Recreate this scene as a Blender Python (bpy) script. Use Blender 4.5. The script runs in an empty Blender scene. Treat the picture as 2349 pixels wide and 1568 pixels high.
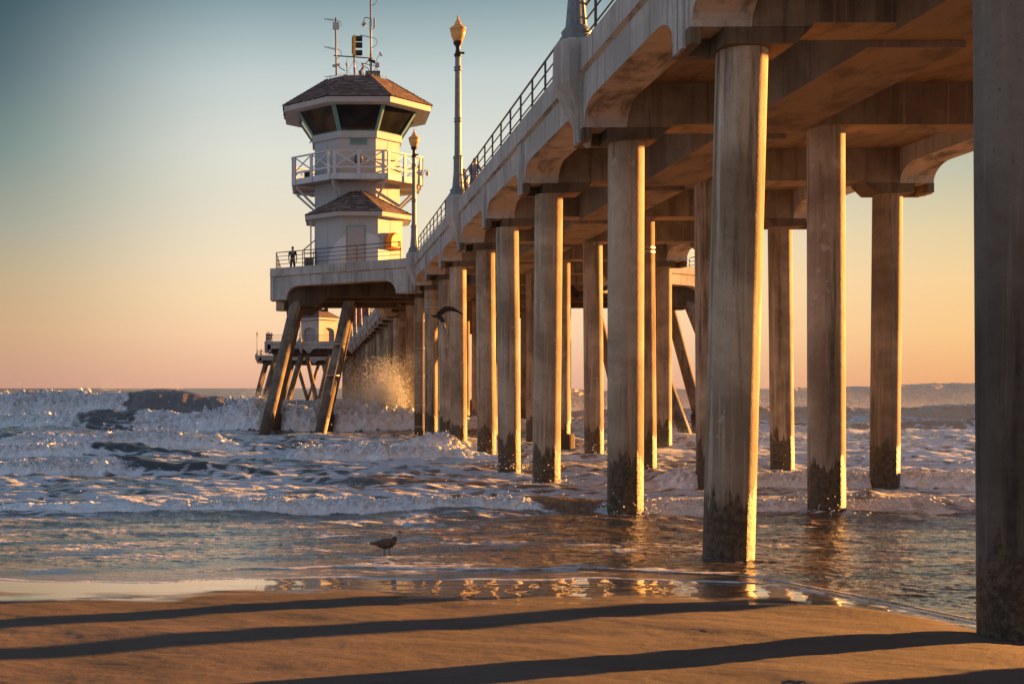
import bpy, bmesh, math, random
import numpy as np
from mathutils import Vector, Matrix

random.seed(7)
rng = np.random.default_rng(11)
SC = bpy.context.scene
COL = SC.collection
R = math.radians
PI = math.pi

# ------------------------------------------------------------------ scale of the place
F = 2817.0            # focal length expressed on a 2348 px wide frame
VX, HY = 730.0, 890.0 # pier vanishing column and horizon row on that frame
EYE = 2.82            # eye height over mean sea level

def hd(y):
    """the deck climbs gently seaward, then runs level"""
    return min(0.00944 * max(y, -10), 0.80)

def PX(px, y):        # metres to the right for a column measured in the survey frame
    return (px - VX) * y / F

def srgb(r, g, b, a=1.0):
    f = lambda c: (c / 255 / 12.92) if c / 255 <= 0.04045 else ((c / 255 + 0.055) / 1.055) ** 2.4
    return (f(r), f(g), f(b), a)

# ------------------------------------------------------------------ node helpers
class NT:
    def __init__(self, name):
        self.m = bpy.data.materials.new(name)
        self.m.use_nodes = True
        self.t = self.m.node_tree
        self.t.nodes.clear()
        self.out = self.n('ShaderNodeOutputMaterial')
    def n(self, kind, **kw):
        nd = self.t.nodes.new(kind)
        for k, v in kw.items():
            if hasattr(nd, k) and k not in nd.inputs:
                setattr(nd, k, v)
            elif k in nd.inputs:
                nd.inputs[k].default_value = v
        return nd
    def l(self, a, b):
        self.t.links.new(a, b)
    def set(self, sock, v):
        if hasattr(v, 'is_output'):
            self.l(v, sock)
        else:
            sock.default_value = v
    def pos(self, scale=(1, 1, 1), obj=False):
        if obj:
            src = self.n('ShaderNodeTexCoord').outputs['Object']
        else:
            src = self.n('ShaderNodeNewGeometry').outputs['Position']
        mp = self.n('ShaderNodeMapping')
        mp.inputs['Scale'].default_value = scale
        self.l(src, mp.inputs['Vector'])
        return mp.outputs['Vector']
    def noise(self, vec, scale, detail=4, rough=0.55, dist=0.0):
        nd = self.n('ShaderNodeTexNoise')
        self.l(vec, nd.inputs['Vector'])
        nd.inputs['Scale'].default_value = scale
        nd.inputs['Detail'].default_value = detail
        nd.inputs['Roughness'].default_value = rough
        nd.inputs['Distortion'].default_value = dist
        return nd.outputs['Fac']
    def ramp(self, fac, stops, interp='LINEAR'):
        nd = self.n('ShaderNodeValToRGB')
        cr = nd.color_ramp
        cr.interpolation = interp
        while len(cr.elements) < len(stops):
            cr.elements.new(0.5)
        for e, (p, c) in zip(cr.elements, stops):
            e.position = p
            e.color = c if len(c) == 4 else (*c, 1)
        self.l(fac, nd.inputs['Fac'])
        return nd.outputs['Color']
    def gray(self, fac, p0, p1, v0=0.0, v1=1.0):
        nd = self.n('ShaderNodeMapRange')
        nd.interpolation_type = 'SMOOTHSTEP'
        nd.inputs['From Min'].default_value = p0
        nd.inputs['From Max'].default_value = p1
        nd.inputs['To Min'].default_value = v0
        nd.inputs['To Max'].default_value = v1
        self.l(fac, nd.inputs['Value'])
        return nd.outputs['Result']
    def mix(self, fac, a, b, mode='MIX'):
        nd = self.n('ShaderNodeMix', data_type='RGBA', blend_type=mode)
        self.set(nd.inputs[0], fac)
        for s, v in ((nd.inputs[6], a), (nd.inputs[7], b)):
            if not hasattr(v, 'is_output') and len(v) == 3:
                v = (*v, 1)
            self.set(s, v)
        return nd.outputs[2]
    def math(self, op, a, b=0.0, clamp=False):
        nd = self.n('ShaderNodeMath', operation=op)
        nd.use_clamp = clamp
        self.set(nd.inputs[0], a)
        self.set(nd.inputs[1], b)
        return nd.outputs[0]
    def sep(self, vec):
        nd = self.n('ShaderNodeSeparateXYZ')
        self.l(vec, nd.inputs[0])
        return nd.outputs
    def bump(self, h, strength=0.3, dist=0.05, normal=None):
        nd = self.n('ShaderNodeBump')
        nd.inputs['Strength'].default_value = strength
        nd.inputs['Distance'].default_value = dist
        self.l(h, nd.inputs['Height'])
        if normal is not None:
            self.l(normal, nd.inputs['Normal'])
        return nd.outputs['Normal']
    def bsdf(self, color, rough=0.8, normal=None, metallic=0.0, spec=0.5, **kw):
        nd = self.n('ShaderNodeBsdfPrincipled')
        if not hasattr(color, 'is_output') and len(color) == 3:
            color = (*color, 1)
        self.set(nd.inputs['Base Color'], color)
        self.set(nd.inputs['Roughness'], rough)
        self.set(nd.inputs['Metallic'], metallic)
        self.set(nd.inputs['Specular IOR Level'], spec)
        for k, v in kw.items():
            self.set(nd.inputs[k], v)
        if normal is not None:
            self.l(normal, nd.inputs['Normal'])
        self.l(nd.outputs[0], self.out.inputs['Surface'])
        return nd

def mat_concrete(name, base, dark, streak=0.6, tide=False, warm_under=True, blotch=None):
    m = NT(name)
    p = m.pos()
    big = m.noise(p, 0.55, 5, 0.6, 0.3)
    c = m.mix(m.gray(big, 0.36, 0.66), dark, base)
    st = m.noise(m.pos((2.6, 2.6, 0.16)), 1.5, 6, 0.65)
    c = m.mix(m.math('MULTIPLY', m.gray(st, 0.50, 0.68), streak), c, tuple(x * 0.42 for x in dark))
    st2 = m.noise(m.pos((3.4, 3.4, 0.10)), 2.2, 4, 0.6)
    c = m.mix(m.math('MULTIPLY', m.gray(st2, 0.54, 0.70), streak * 0.75), c, (base[0] * 1.22, base[1] * 1.20, base[2] * 1.15))
    mid = m.noise(p, 5.0, 6, 0.7)
    c = m.mix(m.gray(mid, 0.3, 0.75, 0.0, 0.45), c, tuple(x * 0.62 for x in base))
    pit = m.noise(p, 26.0, 3, 0.6)
    c = m.mix(m.gray(pit, 0.60, 0.74, 0.0, 0.55), c, tuple(x * 0.4 for x in dark))
    if blotch:
        bl = m.noise(m.pos((1, 1, 0.75)), 4.6, 3, 0.5, 0.3)
        c = m.mix(m.gray(bl, 0.675, 0.70, 0, 0.55), c, blotch)
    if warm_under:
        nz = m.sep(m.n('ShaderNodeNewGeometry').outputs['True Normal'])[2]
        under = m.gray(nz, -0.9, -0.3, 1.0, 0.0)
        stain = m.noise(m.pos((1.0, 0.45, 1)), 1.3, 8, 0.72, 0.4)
        u = m.mix(m.gray(stain, 0.45, 0.66, 0, 0.85), (base[0] * 0.95, base[1] * 0.76, base[2] * 0.55), (0.08, 0.052, 0.032))  # warm bounce light painted into undersides, broken up by dark stains
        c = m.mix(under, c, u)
    rough = 0.86
    fine = m.noise(p, 60, 2, 0.5)
    # form lines every 1.2 m show as faint ridges
    h = m.math('ADD', m.math('MULTIPLY', mid, 0.7), m.math('MULTIPLY', pit, 0.35))
    h = m.math('ADD', h, m.math('MULTIPLY', fine, 0.12))
    if tide:
        z = m.sep(m.n('ShaderNodeNewGeometry').outputs['Position'])[2]
        rag = m.noise(m.pos((3.2, 3.2, 0.55)), 1.1, 6, 0.7)
        zz = m.math('SUBTRACT', z, m.math('MULTIPLY', m.math('SUBTRACT', rag, 0.5), 2.2))
        wet = m.gray(zz, 1.08, 1.26, 1.0, 0.0)
        mus = m.noise(p, 11, 5, 0.75)
        wc = m.mix(m.gray(mus, 0.42, 0.60), (0.030, 0.021, 0.013), (0.10, 0.074, 0.046))
        green = m.gray(m.noise(p, 1.7, 3, 0.5), 0.56, 0.68, 0, 0.55)
        wc = m.mix(green, wc, (0.075, 0.070, 0.018))
        c = m.mix(m.math('MULTIPLY', wet, 0.92), c, wc)
        rough = m.math('SUBTRACT', 0.86, m.math('MULTIPLY', wet, 0.36))
        h = m.math('ADD', h, m.math('MULTIPLY', m.math('MULTIPLY', mus, wet), 1.6))
    m.bsdf(c, rough, m.bump(h, 0.55, 0.03), spec=0.3)
    return m.m

def mat_plain(name, color, rough=0.6, metallic=0.0, var=0.25, scale=6.0, spec=0.4, bump=0.15):
    m = NT(name)
    p = m.pos(obj=True)
    nz = m.noise(p, scale, 5, 0.65)
    c = m.mix(m.gray(nz, 0.3, 0.7), tuple(x * (1 - var) for x in color), tuple(min(1, x * (1 + var * 0.5)) for x in color))
    m.bsdf(c, rough, m.bump(nz, bump, 0.02), metallic=metallic, spec=spec)
    return m.m

M = {}
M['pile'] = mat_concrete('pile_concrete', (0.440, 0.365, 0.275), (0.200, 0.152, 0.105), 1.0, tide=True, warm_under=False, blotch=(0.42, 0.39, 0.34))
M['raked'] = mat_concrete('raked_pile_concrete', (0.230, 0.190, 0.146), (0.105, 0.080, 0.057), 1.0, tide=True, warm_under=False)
M['pile_vignette'] = mat_concrete('vignetted_pile_concrete', (0.165, 0.146, 0.122), (0.070, 0.059, 0.047), 1.0, tide=True, warm_under=False)  # frame-edge darkening painted into the nearest pile's concrete
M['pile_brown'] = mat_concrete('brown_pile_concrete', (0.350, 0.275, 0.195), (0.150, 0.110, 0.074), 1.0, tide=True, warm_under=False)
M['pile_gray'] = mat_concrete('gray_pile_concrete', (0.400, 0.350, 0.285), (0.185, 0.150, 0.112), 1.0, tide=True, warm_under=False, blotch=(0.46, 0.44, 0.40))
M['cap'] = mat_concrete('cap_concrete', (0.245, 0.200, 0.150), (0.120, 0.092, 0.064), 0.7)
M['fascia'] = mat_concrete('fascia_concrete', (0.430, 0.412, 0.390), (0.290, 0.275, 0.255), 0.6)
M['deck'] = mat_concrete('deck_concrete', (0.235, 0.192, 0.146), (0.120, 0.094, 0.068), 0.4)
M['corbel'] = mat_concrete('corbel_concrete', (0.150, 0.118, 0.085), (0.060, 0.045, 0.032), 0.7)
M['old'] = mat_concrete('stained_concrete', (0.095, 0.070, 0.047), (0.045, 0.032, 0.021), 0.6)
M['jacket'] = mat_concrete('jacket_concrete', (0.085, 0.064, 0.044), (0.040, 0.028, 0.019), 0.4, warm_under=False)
M['rail'] = mat_plain('rail_steel', (0.060, 0.062, 0.066), 0.5, 0.3, 0.3, 9)
M['lamp_metal'] = mat_plain('lamp_paint', (0.155, 0.180, 0.185), 0.55, 0.1, 0.3, 7)
M['white_trim'] = mat_plain('white_trim', (0.43, 0.45, 0.475), 0.55, 0, 0.12, 3)
M['fascia_board'] = mat_plain('eave_board', (0.33, 0.31, 0.31), 0.6, 0, 0.10, 2)
M['teal'] = mat_plain('teal_paint', (0.115, 0.265, 0.265), 0.5, 0, 0.15, 4)
M['door'] = mat_plain('door_paint', (0.30, 0.28, 0.29), 0.6, 0, 0.08, 2)
M['dark_metal'] = mat_plain('antenna_metal', (0.11, 0.105, 0.105), 0.5, 0.4, 0.3, 9)
M['rust_metal'] = mat_plain('mast_metal', (0.25, 0.19, 0.17), 0.5, 0.3, 0.3, 9)
M['gray_box'] = mat_plain('gray_box', (0.34, 0.34, 0.35), 0.6, 0, 0.1, 4)
M['black'] = mat_plain('black_plastic', (0.018, 0.018, 0.020), 0.5, 0, 0.3, 6)
M['yellow'] = mat_plain('signal_yellow', (0.62, 0.34, 0.05), 0.45, 0, 0.2, 6)
M['orange'] = mat_plain('orange_plastic', (0.85, 0.26, 0.01), 0.45, 0, 0.12, 4)
M['red_roof'] = mat_plain('red_roof', (0.33, 0.045, 0.045), 0.7, 0, 0.2, 1)
M['stucco'] = mat_plain('white_stucco', (0.40, 0.385, 0.37), 0.8, 0, 0.1, 1)
M['shutter'] = mat_plain('roll_shutter', (0.30, 0.27, 0.25), 0.7, 0, 0.12, 2)
M['skin'] = mat_plain('skin', (0.36, 0.20, 0.13), 0.6, 0, 0.1, 8)
M['hair'] = mat_plain('hair', (0.02, 0.014, 0.010), 0.7, 0, 0.3, 30)
M['beak'] = mat_plain('beak', (0.05, 0.045, 0.045), 0.5, 0, 0.2, 30)
M['bird_leg'] = mat_plain('bird_leg', (0.20, 0.12, 0.10), 0.6, 0, 0.2, 30)
M['strap'] = mat_plain('strap_metal', (0.42, 0.36, 0.30), 0.45, 0.4, 0.2, 10)
M['rig'] = mat_plain('rig_steel', (0.20, 0.15, 0.13), 0.8, 0, 0.1, 0.1)

def cloth(name, color):
    if name not in M:
        M[name] = mat_plain(name, color, 0.85, 0, 0.2, 14)
    return M[name]

def mat_roof():
    m = NT('roof_shingle')
    at = m.n('ShaderNodeAttribute', attribute_name='tone').outputs['Fac']
    c = m.ramp(at, [(0.0, (0.075, 0.047, 0.042)), (0.5, (0.190, 0.128, 0.112)), (1.0, (0.330, 0.240, 0.210))])
    p = m.pos()
    moss = m.noise(p, 1.6, 5, 0.6)
    c = m.mix(m.gray(moss, 0.52, 0.66, 0, 0.55), c, (0.10, 0.080, 0.030))
    g = m.noise(p, 18, 4, 0.7)
    c = m.mix(m.gray(g, 0.45, 0.75, 0, 0.45), c, (0.05, 0.034, 0.030))
    m.bsdf(c, 0.9, m.bump(g, 0.5, 0.02), spec=0.2)
    return m.m
M['roof'] = mat_roof()

def mat_wall():
    """painted wall boards: panel joints and large pale round shapes of the mural"""
    m = NT('tower_wall_paint')
    p = m.n('ShaderNodeNewGeometry').outputs['Position']
    base = (0.345, 0.365, 0.392)
    nz = m.noise(m.pos((1, 1, 0.3)), 2.2, 5, 0.6)
    c = m.mix(m.gray(nz, 0.3, 0.75), tuple(x * 0.9 for x in base), base)
    def disc(cx, cy, cz, r):
        d = m.n('ShaderNodeVectorMath', operation='DISTANCE')
        m.l(p, d.inputs[0])
        d.inputs[1].default_value = (cx, cy, cz)
        return m.gray(d.outputs['Value'], r - 0.015, r + 0.015, 1.0, 0.0)
    c = m.mix(m.math('MULTIPLY', disc(2.75, 80.3, 10.75, 2.25), 0.95), c, (0.45, 0.48, 0.515))
    c = m.mix(m.math('MULTIPLY', disc(1.75, 83.2, 17.95, 1.55), 0.9), c, (0.32, 0.33, 0.35))
    c = m.mix(m.math('MULTIPLY', disc(4.6, 83.4, 17.75, 1.6), 0.9), c, (0.33, 0.33, 0.34))
    m.bsdf(c, 0.6, m.bump(nz, 0.1, 0.02), spec=0.35)
    return m.m
M['wall'] = mat_wall()

def mat_glass_dark():
    m = NT('cab_glass')
    p = m.pos((1, 1, 1))
    nz = m.noise(p, 0.9, 3, 0.5)
    c = m.ramp(nz, [(0.35, (0.006, 0.007, 0.008)), (0.7, (0.022, 0.022, 0.022))])
    m.bsdf(c, 0.08, None, spec=0.22)
    return m.m
M['glass'] = mat_glass_dark()

def mat_globe():
    m = NT('lamp_globe')
    nz = m.noise(m.pos(obj=True), 5, 3, 0.5)
    c = m.mix(nz, (0.70, 0.36, 0.11), (0.85, 0.50, 0.20))
    m.bsdf(c, 0.22, None, spec=0.6, **{'Transmission Weight': 0.35, 'IOR': 1.15})
    return m.m
M['globe'] = mat_globe()

# ------------------------------------------------------------------ mesh builder
def origin_of(o):
    v = Vector((0, 0, 0))
    while o is not None:
        v += o.location
        o = o.parent
    return v

class MB:
    def __init__(self):
        self.v, self.f = [], []
    def add(self, vs, fs):
        b = len(self.v)
        self.v += [tuple(p) for p in vs]
        self.f += [tuple(i + b for i in q) for q in fs]
        return self
    def hexa(self, c8):
        return self.add(c8, [(0, 1, 2, 3), (7, 6, 5, 4), (0, 4, 5, 1), (1, 5, 6, 2), (2, 6, 7, 3), (3, 7, 4, 0)])
    def box(self, x0, x1, y0, y1, z0, z1):
        return self.hexa([(x0, y0, z0), (x0, y1, z0), (x1, y1, z0), (x1, y0, z0), (x0, y0, z1), (x0, y1, z1), (x1, y1, z1), (x1, y0, z1)])
    def loft(self, rings, cap=True, close=True):
        n = len(rings[0])
        b = len(self.v)
        for r in rings:
            self.v += [tuple(p) for p in r]
        for k in range(len(rings) - 1):
            for i in range(n if close else n - 1):
                j = (i + 1) % n
                self.f.append((b + k * n + i, b + k * n + j, b + (k + 1) * n + j, b + (k + 1) * n + i))
        if cap:
            self.f.append(tuple(b + i for i in reversed(range(n))))
            self.f.append(tuple(b + (len(rings) - 1) * n + i for i in range(n)))
        return self
    def tube(self, pts, rad, n=8):
        """round bar along a polyline; rad is a number or one per point"""
        pts = [Vector(p) for p in pts]
        rads = rad if isinstance(rad, (list, tuple)) else [rad] * len(pts)
        rings = []
        ref = None
        for i, p in enumerate(pts):
            d = (pts[min(i + 1, len(pts) - 1)] - pts[max(i - 1, 0)]).normalized()
            if ref is None:
                ref = Vector((0, 0, 1)) if abs(d.z) < 0.9 else Vector((1, 0, 0))
            u = d.cross(ref)
            if u.length < 1e-4:
                u = d.cross(Vector((0.3, 1, 0.2)))
            u.normalize()
            w = u.cross(d).normalized()
            ref = w
            rings.append([p + (u * math.cos(2 * PI * k / n) + w * math.sin(2 * PI * k / n)) * rads[i] for k in range(n)])
        return self.loft(rings)
    def bar(self, a, b, w, h, up=(0, 0, 1)):
        """square bar from a to b, w wide and h high"""
        a, b = Vector(a), Vector(b)
        d = (b - a).normalized()
        u = d.cross(Vector(up))
        if u.length < 1e-4:
            u = d.cross(Vector((0, 1, 0)))
        u.normalize()
        v = u.cross(d).normalized()
        u *= w / 2
        v *= h / 2
        return self.loft([[p + u + v, p - u + v, p - u - v, p + u - v] for p in (a, b)])
    def lathe(self, cx, cy, prof, n=20, lobes=0, depth=0.0):
        rings = []
        for r, z in prof:
            ring = []
            for k in range(n):
                a = 2 * PI * k / n
                rr = r * (1 - depth * (0.5 + 0.5 * math.cos(lobes * a))) if lobes else r
                ring.append((cx + rr * math.cos(a), cy + rr * math.sin(a), z))
            rings.append(ring)
        return self.loft(rings)
    def build(self, name, mat, parent=None, smooth=False, bevel=0.0, sharp=None, recalc=True):
        o0 = origin_of(parent) if parent else Vector((0, 0, 0))
        me = bpy.data.meshes.new(name)
        me.from_pydata([(p[0] - o0.x, p[1] - o0.y, p[2] - o0.z) for p in self.v], [], self.f)
        if recalc:
            bm = bmesh.new()
            bm.from_mesh(me)
            bmesh.ops.recalc_face_normals(bm, faces=bm.faces)
            if bevel:
                es = [e for e in bm.edges if len(e.link_faces) == 2 and e.calc_face_angle(0) > 0.6]
                if es:
                    bmesh.ops.bevel(bm, geom=es, offset=bevel, segments=2, profile=0.5, affect='EDGES', clamp_overlap=True)
            bm.to_mesh(me)
            bm.free()
        if mat:
            me.materials.append(mat)
        if smooth:
            me.shade_smooth()
            if sharp:
                me.set_sharp_from_angle(angle=R(sharp))
        o = bpy.data.objects.new(name, me)
        COL.objects.link(o)
        if parent:
            o.parent = parent
        return o

def tag(o, label=None, cat=None, group=None, kind=None):
    if label: o['label'] = label
    if cat: o['category'] = cat
    if group: o['group'] = group
    if kind: o['kind'] = kind
    return o

def empty(name, loc, label=None, cat=None, group=None, parent=None):
    o = bpy.data.objects.new(name, None)
    o.empty_display_size = 0.3
    COL.objects.link(o)
    o.location = loc
    if parent: o.parent = parent
    return tag(o, label, cat, group)

def copy_tree(o, parent=None):
    c = o.copy()
    COL.objects.link(c)
    c.parent = parent
    for ch in list(o.children):
        copy_tree(ch, c)
    return c

# ------------------------------------------------------------------ gradient noise in numpy
_perm = rng.permutation(512).astype(np.int64)
_ang = rng.uniform(0, 2 * PI, 512)
_gx, _gy = np.cos(_ang), np.sin(_ang)
def perlin(x, y, seed=0):
    xi = np.floor(x).astype(np.int64); yi = np.floor(y).astype(np.int64)
    xf = x - xi; yf = y - yi
    u = xf * xf * xf * (xf * (xf * 6 - 15) + 10); v = yf * yf * yf * (yf * (yf * 6 - 15) + 10)
    def g(ix, iy, dx, dy):
        h = _perm[(_perm[(ix + seed * 37) & 511] + iy) & 511]
        return _gx[h] * dx + _gy[h] * dy
    a = g(xi, yi, xf, yf); b = g(xi + 1, yi, xf - 1, yf)
    c = g(xi, yi + 1, xf, yf - 1); d = g(xi + 1, yi + 1, xf - 1, yf - 1)
    return 1.5 * ((a * (1 - u) + b * u) * (1 - v) + (c * (1 - u) + d * u) * v)
def fbm(x, y, oct=4, seed=0, gain=0.5):
    s = np.zeros_like(x); a = 1.0
    for i in range(oct):
        s += a * perlin(x, y, seed + i)
        x = x * 2.03 + 11.7; y = y * 2.03 - 5.1
        a *= gain
    return s
def ridged(x, y, oct=4, seed=0, gain=0.5):
    s = np.zeros_like(x); a = 1.0
    for i in range(oct):
        s += a * (1 - 2 * np.abs(perlin(x, y, seed + i)))
        x = x * 2.1 + 3.3; y = y * 2.1 + 7.7
        a *= gain
    return s
def sstep(a, b, x):
    t = np.clip((x - a) / (b - a), 0, 1)
    return t * t * (3 - 2 * t)

def mesh_np(name, co, quads, mat, smooth=True, attrs=None):
    me = bpy.data.meshes.new(name)
    nv, nf, k = len(co), len(quads), quads.shape[1]
    me.vertices.add(nv)
    me.vertices.foreach_set('co', co.astype(np.float32).ravel())
    me.loops.add(nf * k)
    me.loops.foreach_set('vertex_index', quads.astype(np.int32).ravel())
    me.polygons.add(nf)
    me.polygons.foreach_set('loop_start', np.arange(0, nf * k, k, dtype=np.int32))
    me.polygons.foreach_set('loop_total', np.full(nf, k, dtype=np.int32))
    me.polygons.foreach_set('use_smooth', np.full(nf, smooth, dtype=bool))
    me.update(calc_edges=True)
    for an, av in (attrs or {}).items():
        a = me.attributes.new(an, 'FLOAT', 'POINT')
        a.data.foreach_set('value', av.astype(np.float32).ravel())
    me.materials.append(mat)
    o = bpy.data.objects.new(name, me)
    COL.objects.link(o)
    return o

def grid_quads(nr, nc):
    i = np.arange(nr - 1)[:, None] * nc + np.arange(nc - 1)[None, :]
    return np.stack([i, i + 1, i + 1 + nc, i + nc], -1).reshape(-1, 4)

# ------------------------------------------------------------------ bents
S = 7.62
def YB(k):            # rear face of bent k
    return S * (k + 1.6)
BENT0, BENT_NEAR, BENT_FAR = -1, 20, 41
XL, XR = 5.72, 17.08  # outer faces of the edge beams
ROWS = (6.66, 11.38, 16.12)
PILE_D = 0.76
# measured lean of single piles: (bent, row) -> x at the top, x at the foot
LEAN = {(0, 0): (6.85, 6.90), (1, 0): (PX(1703, 19.3), PX(1665, 19.3)), (2, 0): (PX(1437, 26.9), PX(1435, 26.9)),
        (3, 0): (PX(1258, 34.6), PX(1251, 34.6)), (4, 0): (PX(1163, 42.2), PX(1169, 42.2)), (5, 0): (PX(1113, 49.8), PX(1117, 49.8)),
        (6, 0): (PX(1050, 57.4), PX(1053, 57.4)), (7, 0): (PX(1022, 65.0), PX(1025, 65.0)),
        (2, 1): (PX(1896, 26.9), PX(1898, 26.9)), (3, 1): (PX(1624, 34.6), PX(1630, 34.6)), (4, 1): (PX(1474, 42.2), PX(1480, 42.2)),
        (5, 1): (PX(1359, 49.8), PX(1363, 49.8)), (3, 2): (PX(2034, 34.6), PX(2026, 34.6)), (4, 2): (PX(1788, 42.2), PX(1795, 42.2))}

def oct_ring(cx, cy, z, d, ax=1.0):
    """octagonal pile section, corners slightly eased"""
    a = d / 2
    r = []
    for k in range(8):
        t = PI / 8 + k * PI / 4
        rr = a / math.cos(PI / 8)
        for e in (-0.17, 0.0, 0.17):
            t2 = t + e
            q = rr * (0.955 if e == 0 else 0.944)
            r.append((cx + q * math.cos(t2) * ax, cy + q * math.sin(t2), z))
    return r

def pile_mesh(mb, xt, xb, y, ztop, zbot, d=PILE_D, yb=None, n=6):
    yb = y if yb is None else yb
    rings = []
    for i in range(n + 1):
        t = i / n
        rings.append(oct_ring(xb + (xt - xb) * t, yb + (y - yb) * t, zbot + (ztop - zbot) * t, d))
    return mb.loft(rings)

# ================================================================== THE PIER
pier = empty('pier', (11.4, 12.0, 0.0), 'long concrete pier on rows of octagonal piles running out over the surf', 'pier')

def edge_beam(mb, A, B, inward, h_off=None, arch=True, q=0.475, low=5.37):
    """concrete edge beam between two bents with a flat arch below and a curb band on top"""
    A, B, n = Vector((*A, 0)), Vector((*B, 0)), Vector((*inward, 0)).normalized()
    L = (B - A).length
    d = (B - A) / L
    rx, rz = 0.95, 5.87 - low
    ss = [0.0, q]
    for i in range(1, 9):
        a = PI / 2 * i / 8
        ss.append(q + rx * (1 - math.cos(a)))
    ss.append(L / 2)
    ss = ss + [L - s for s in reversed(ss[:-1])]
    rings = []
    for s in ss:
        p = A + d * s
        y = p.y
        b = EYE + (h_off(y) if h_off else hd(y))
        e = min(s, L - s)
        if not arch or e <= q + 1e-6:
            zb = b + low
        elif e >= q + rx - 1e-6:
            zb = b + low + rz
        else:
            t = 1 - (e - q) / rx
            zb = b + low + rz * math.sqrt(max(0, 1 - t * t))
        prof = [(0.0, zb), (0.0, b + 6.52), (-0.085, b + 6.58), (-0.085, b + 7.11), (0.40, b + 7.11), (0.40, b + 6.6), (0.94, b + 6.6), (0.94, zb)]
        rings.append([p + n * u + Vector((0, 0, z)) for u, z in prof])
    mb.loft(rings)
    for s0, s1 in ((0.04, 0.26), (L - 0.26, L - 0.04), (0.31, 0.42), (L - 0.42, L - 0.31)):
        p0, p1 = A + d * s0, A + d * s1
        wide = 0.07 if s1 - s0 > 0.15 else 0.035
        c = []
        for z in (min(low, 5.10) if wide > 0.05 else low - 0.01, 6.53):
            for p, u in ((p0, -wide), (p1, -wide), (p1, 0.0), (p0, 0.0)):
                b = EYE + (h_off(p.y) if h_off else hd(p.y))
                q2 = p + n * u
                c.append((q2.x, q2.y, b + z))
        mb.hexa(c)
    return mb

def cap_mesh(mb, k, mcs=None):
    mcs = mcs or (mb, mb)
    y1 = YB(k); y0 = y1 - 0.95
    b = EYE + hd(y1)
    mb.box(XL + 0.94, XR - 0.94, y0, y1, b + 5.42, b + 6.32)
    for sgn in (0, 1):
        mc = mcs[sgn]
        X = lambda x: x if sgn == 0 else XL + XR - x
        def hb(x0, x1, xt1, ya, yb2):
            c = [(X(x0), ya, b + 5.10), (X(x0), yb2, b + 5.10), (X(x1), yb2, b + 5.10), (X(x1), ya, b + 5.10),
                 (X(x0), ya, b + 5.368), (X(x0), yb2, b + 5.368), (X(xt1), yb2, b + 5.368), (X(xt1), ya, b + 5.368)]
            mc.hexa(c)
        hb(XL - 0.02, XL + 0.16, XL + 0.16, y0, y1)
        hb(XL + 0.16, XL + 0.52, XL + 0.52, y0 + 0.72, y1)
        hb(XL + 0.52, 7.32, 7.60, y0, y1)
        # filler between the drop panel and the cap soffit
        xa, xb = (XL + 0.945, 7.60) if sgn == 0 else (XL + XR - 7.60, XR - 0.945)
        mb.box(xa, xb, y0 + 0.006, y1 - 0.006, b + 5.366, b + 5.425)
    return mb

cap0 = None
for k in range(BENT0, BENT_NEAR + 1):
    mcs = (MB(), MB())
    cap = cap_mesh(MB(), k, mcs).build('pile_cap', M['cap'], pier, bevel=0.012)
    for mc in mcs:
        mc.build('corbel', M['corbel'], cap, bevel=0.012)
    yc = YB(k) - 0.475 + (0.33 if k == 0 else 0)
    for r in range(3):
        xt, xb = LEAN.get((k, r), (ROWS[r], ROWS[r] + 0.0))
        zt = EYE + hd(YB(k)) + (5.105 if r != 1 else 5.425)
        p = pile_mesh(MB(), xt, xb, yc, zt, -1.6 if k > 0 else -0.6).build('pile', M['pile_vignette'] if (k, r) == (0, 0) else M['raked' if k > 10 and k % 2 else ('pile', 'pile_brown', 'pile_gray')[0 if k == 1 else (k * 7 + r * 5 + k * k) % 3]], cap, smooth=True, sharp=60)
# straps and conduit clamped on two piles by the tower
def strap_ring(mb, x, y, z, d=PILE_D + 0.03, h=0.05):
    mb.loft([oct_ring(x, y, z, d), oct_ring(x, y, z + h, d)])
for (k, r, zs) in ((8, 0, (7.95, 7.78, 7.6)), (9, 0, (7.2, 5.4, 3.6, 1.7, 0.3)), (4, 1, (7.6, 7.45)), (11, 0, (7.9, 7.75, 7.6))):
    mb = MB()
    x, y = ROWS[r], YB(k) - 0.475
    x = LEAN.get((k, r), (x, x))[0]
    for z in zs:
        strap_ring(mb, x, y, z)
    if k == 9:
        mb.tube([(x + 0.12, y - 0.44, 0.1), (x + 0.14, y - 0.43, 7.6)], 0.03, 6)
    mb.build('pile_strap', M['strap'], pier)
# concrete jackets round the feet of some piles
for (k, r, h, gx) in ((10, 0, 1.1, -0.02), (6, 1, 0.7, 0.05), (8, 1, 0.7, 0)):
    x, y = ROWS[r], YB(k) - 0.475
    x = LEAN.get((k, r), (x, x))[1]
    mb = MB().loft([oct_ring(x + gx, y, -1.5, PILE_D + 0.34), oct_ring(x + gx, y, h - 0.1, PILE_D + 0.32), oct_ring(x + gx, y, h, PILE_D + 0.20)])
    mb.build('pile_jacket', M['jacket'], pier)

# far bents: each cap and pile is only a pixel or two
mb_c, mb_p = MB(), MB()
for k in range(BENT_NEAR + 1, BENT_FAR + 1):
    cap_mesh(mb_c, k)
    for r in range(3):
        pile_mesh(mb_p, ROWS[r], ROWS[r], YB(k) - 0.475, EYE + hd(YB(k)) + 5.2, -1.6, n=1)
tag(mb_c.build('pile_cap', M['cap'], pier), kind='stuff')
tag(mb_p.build('pile', M['raked'], pier), kind='stuff')

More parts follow.
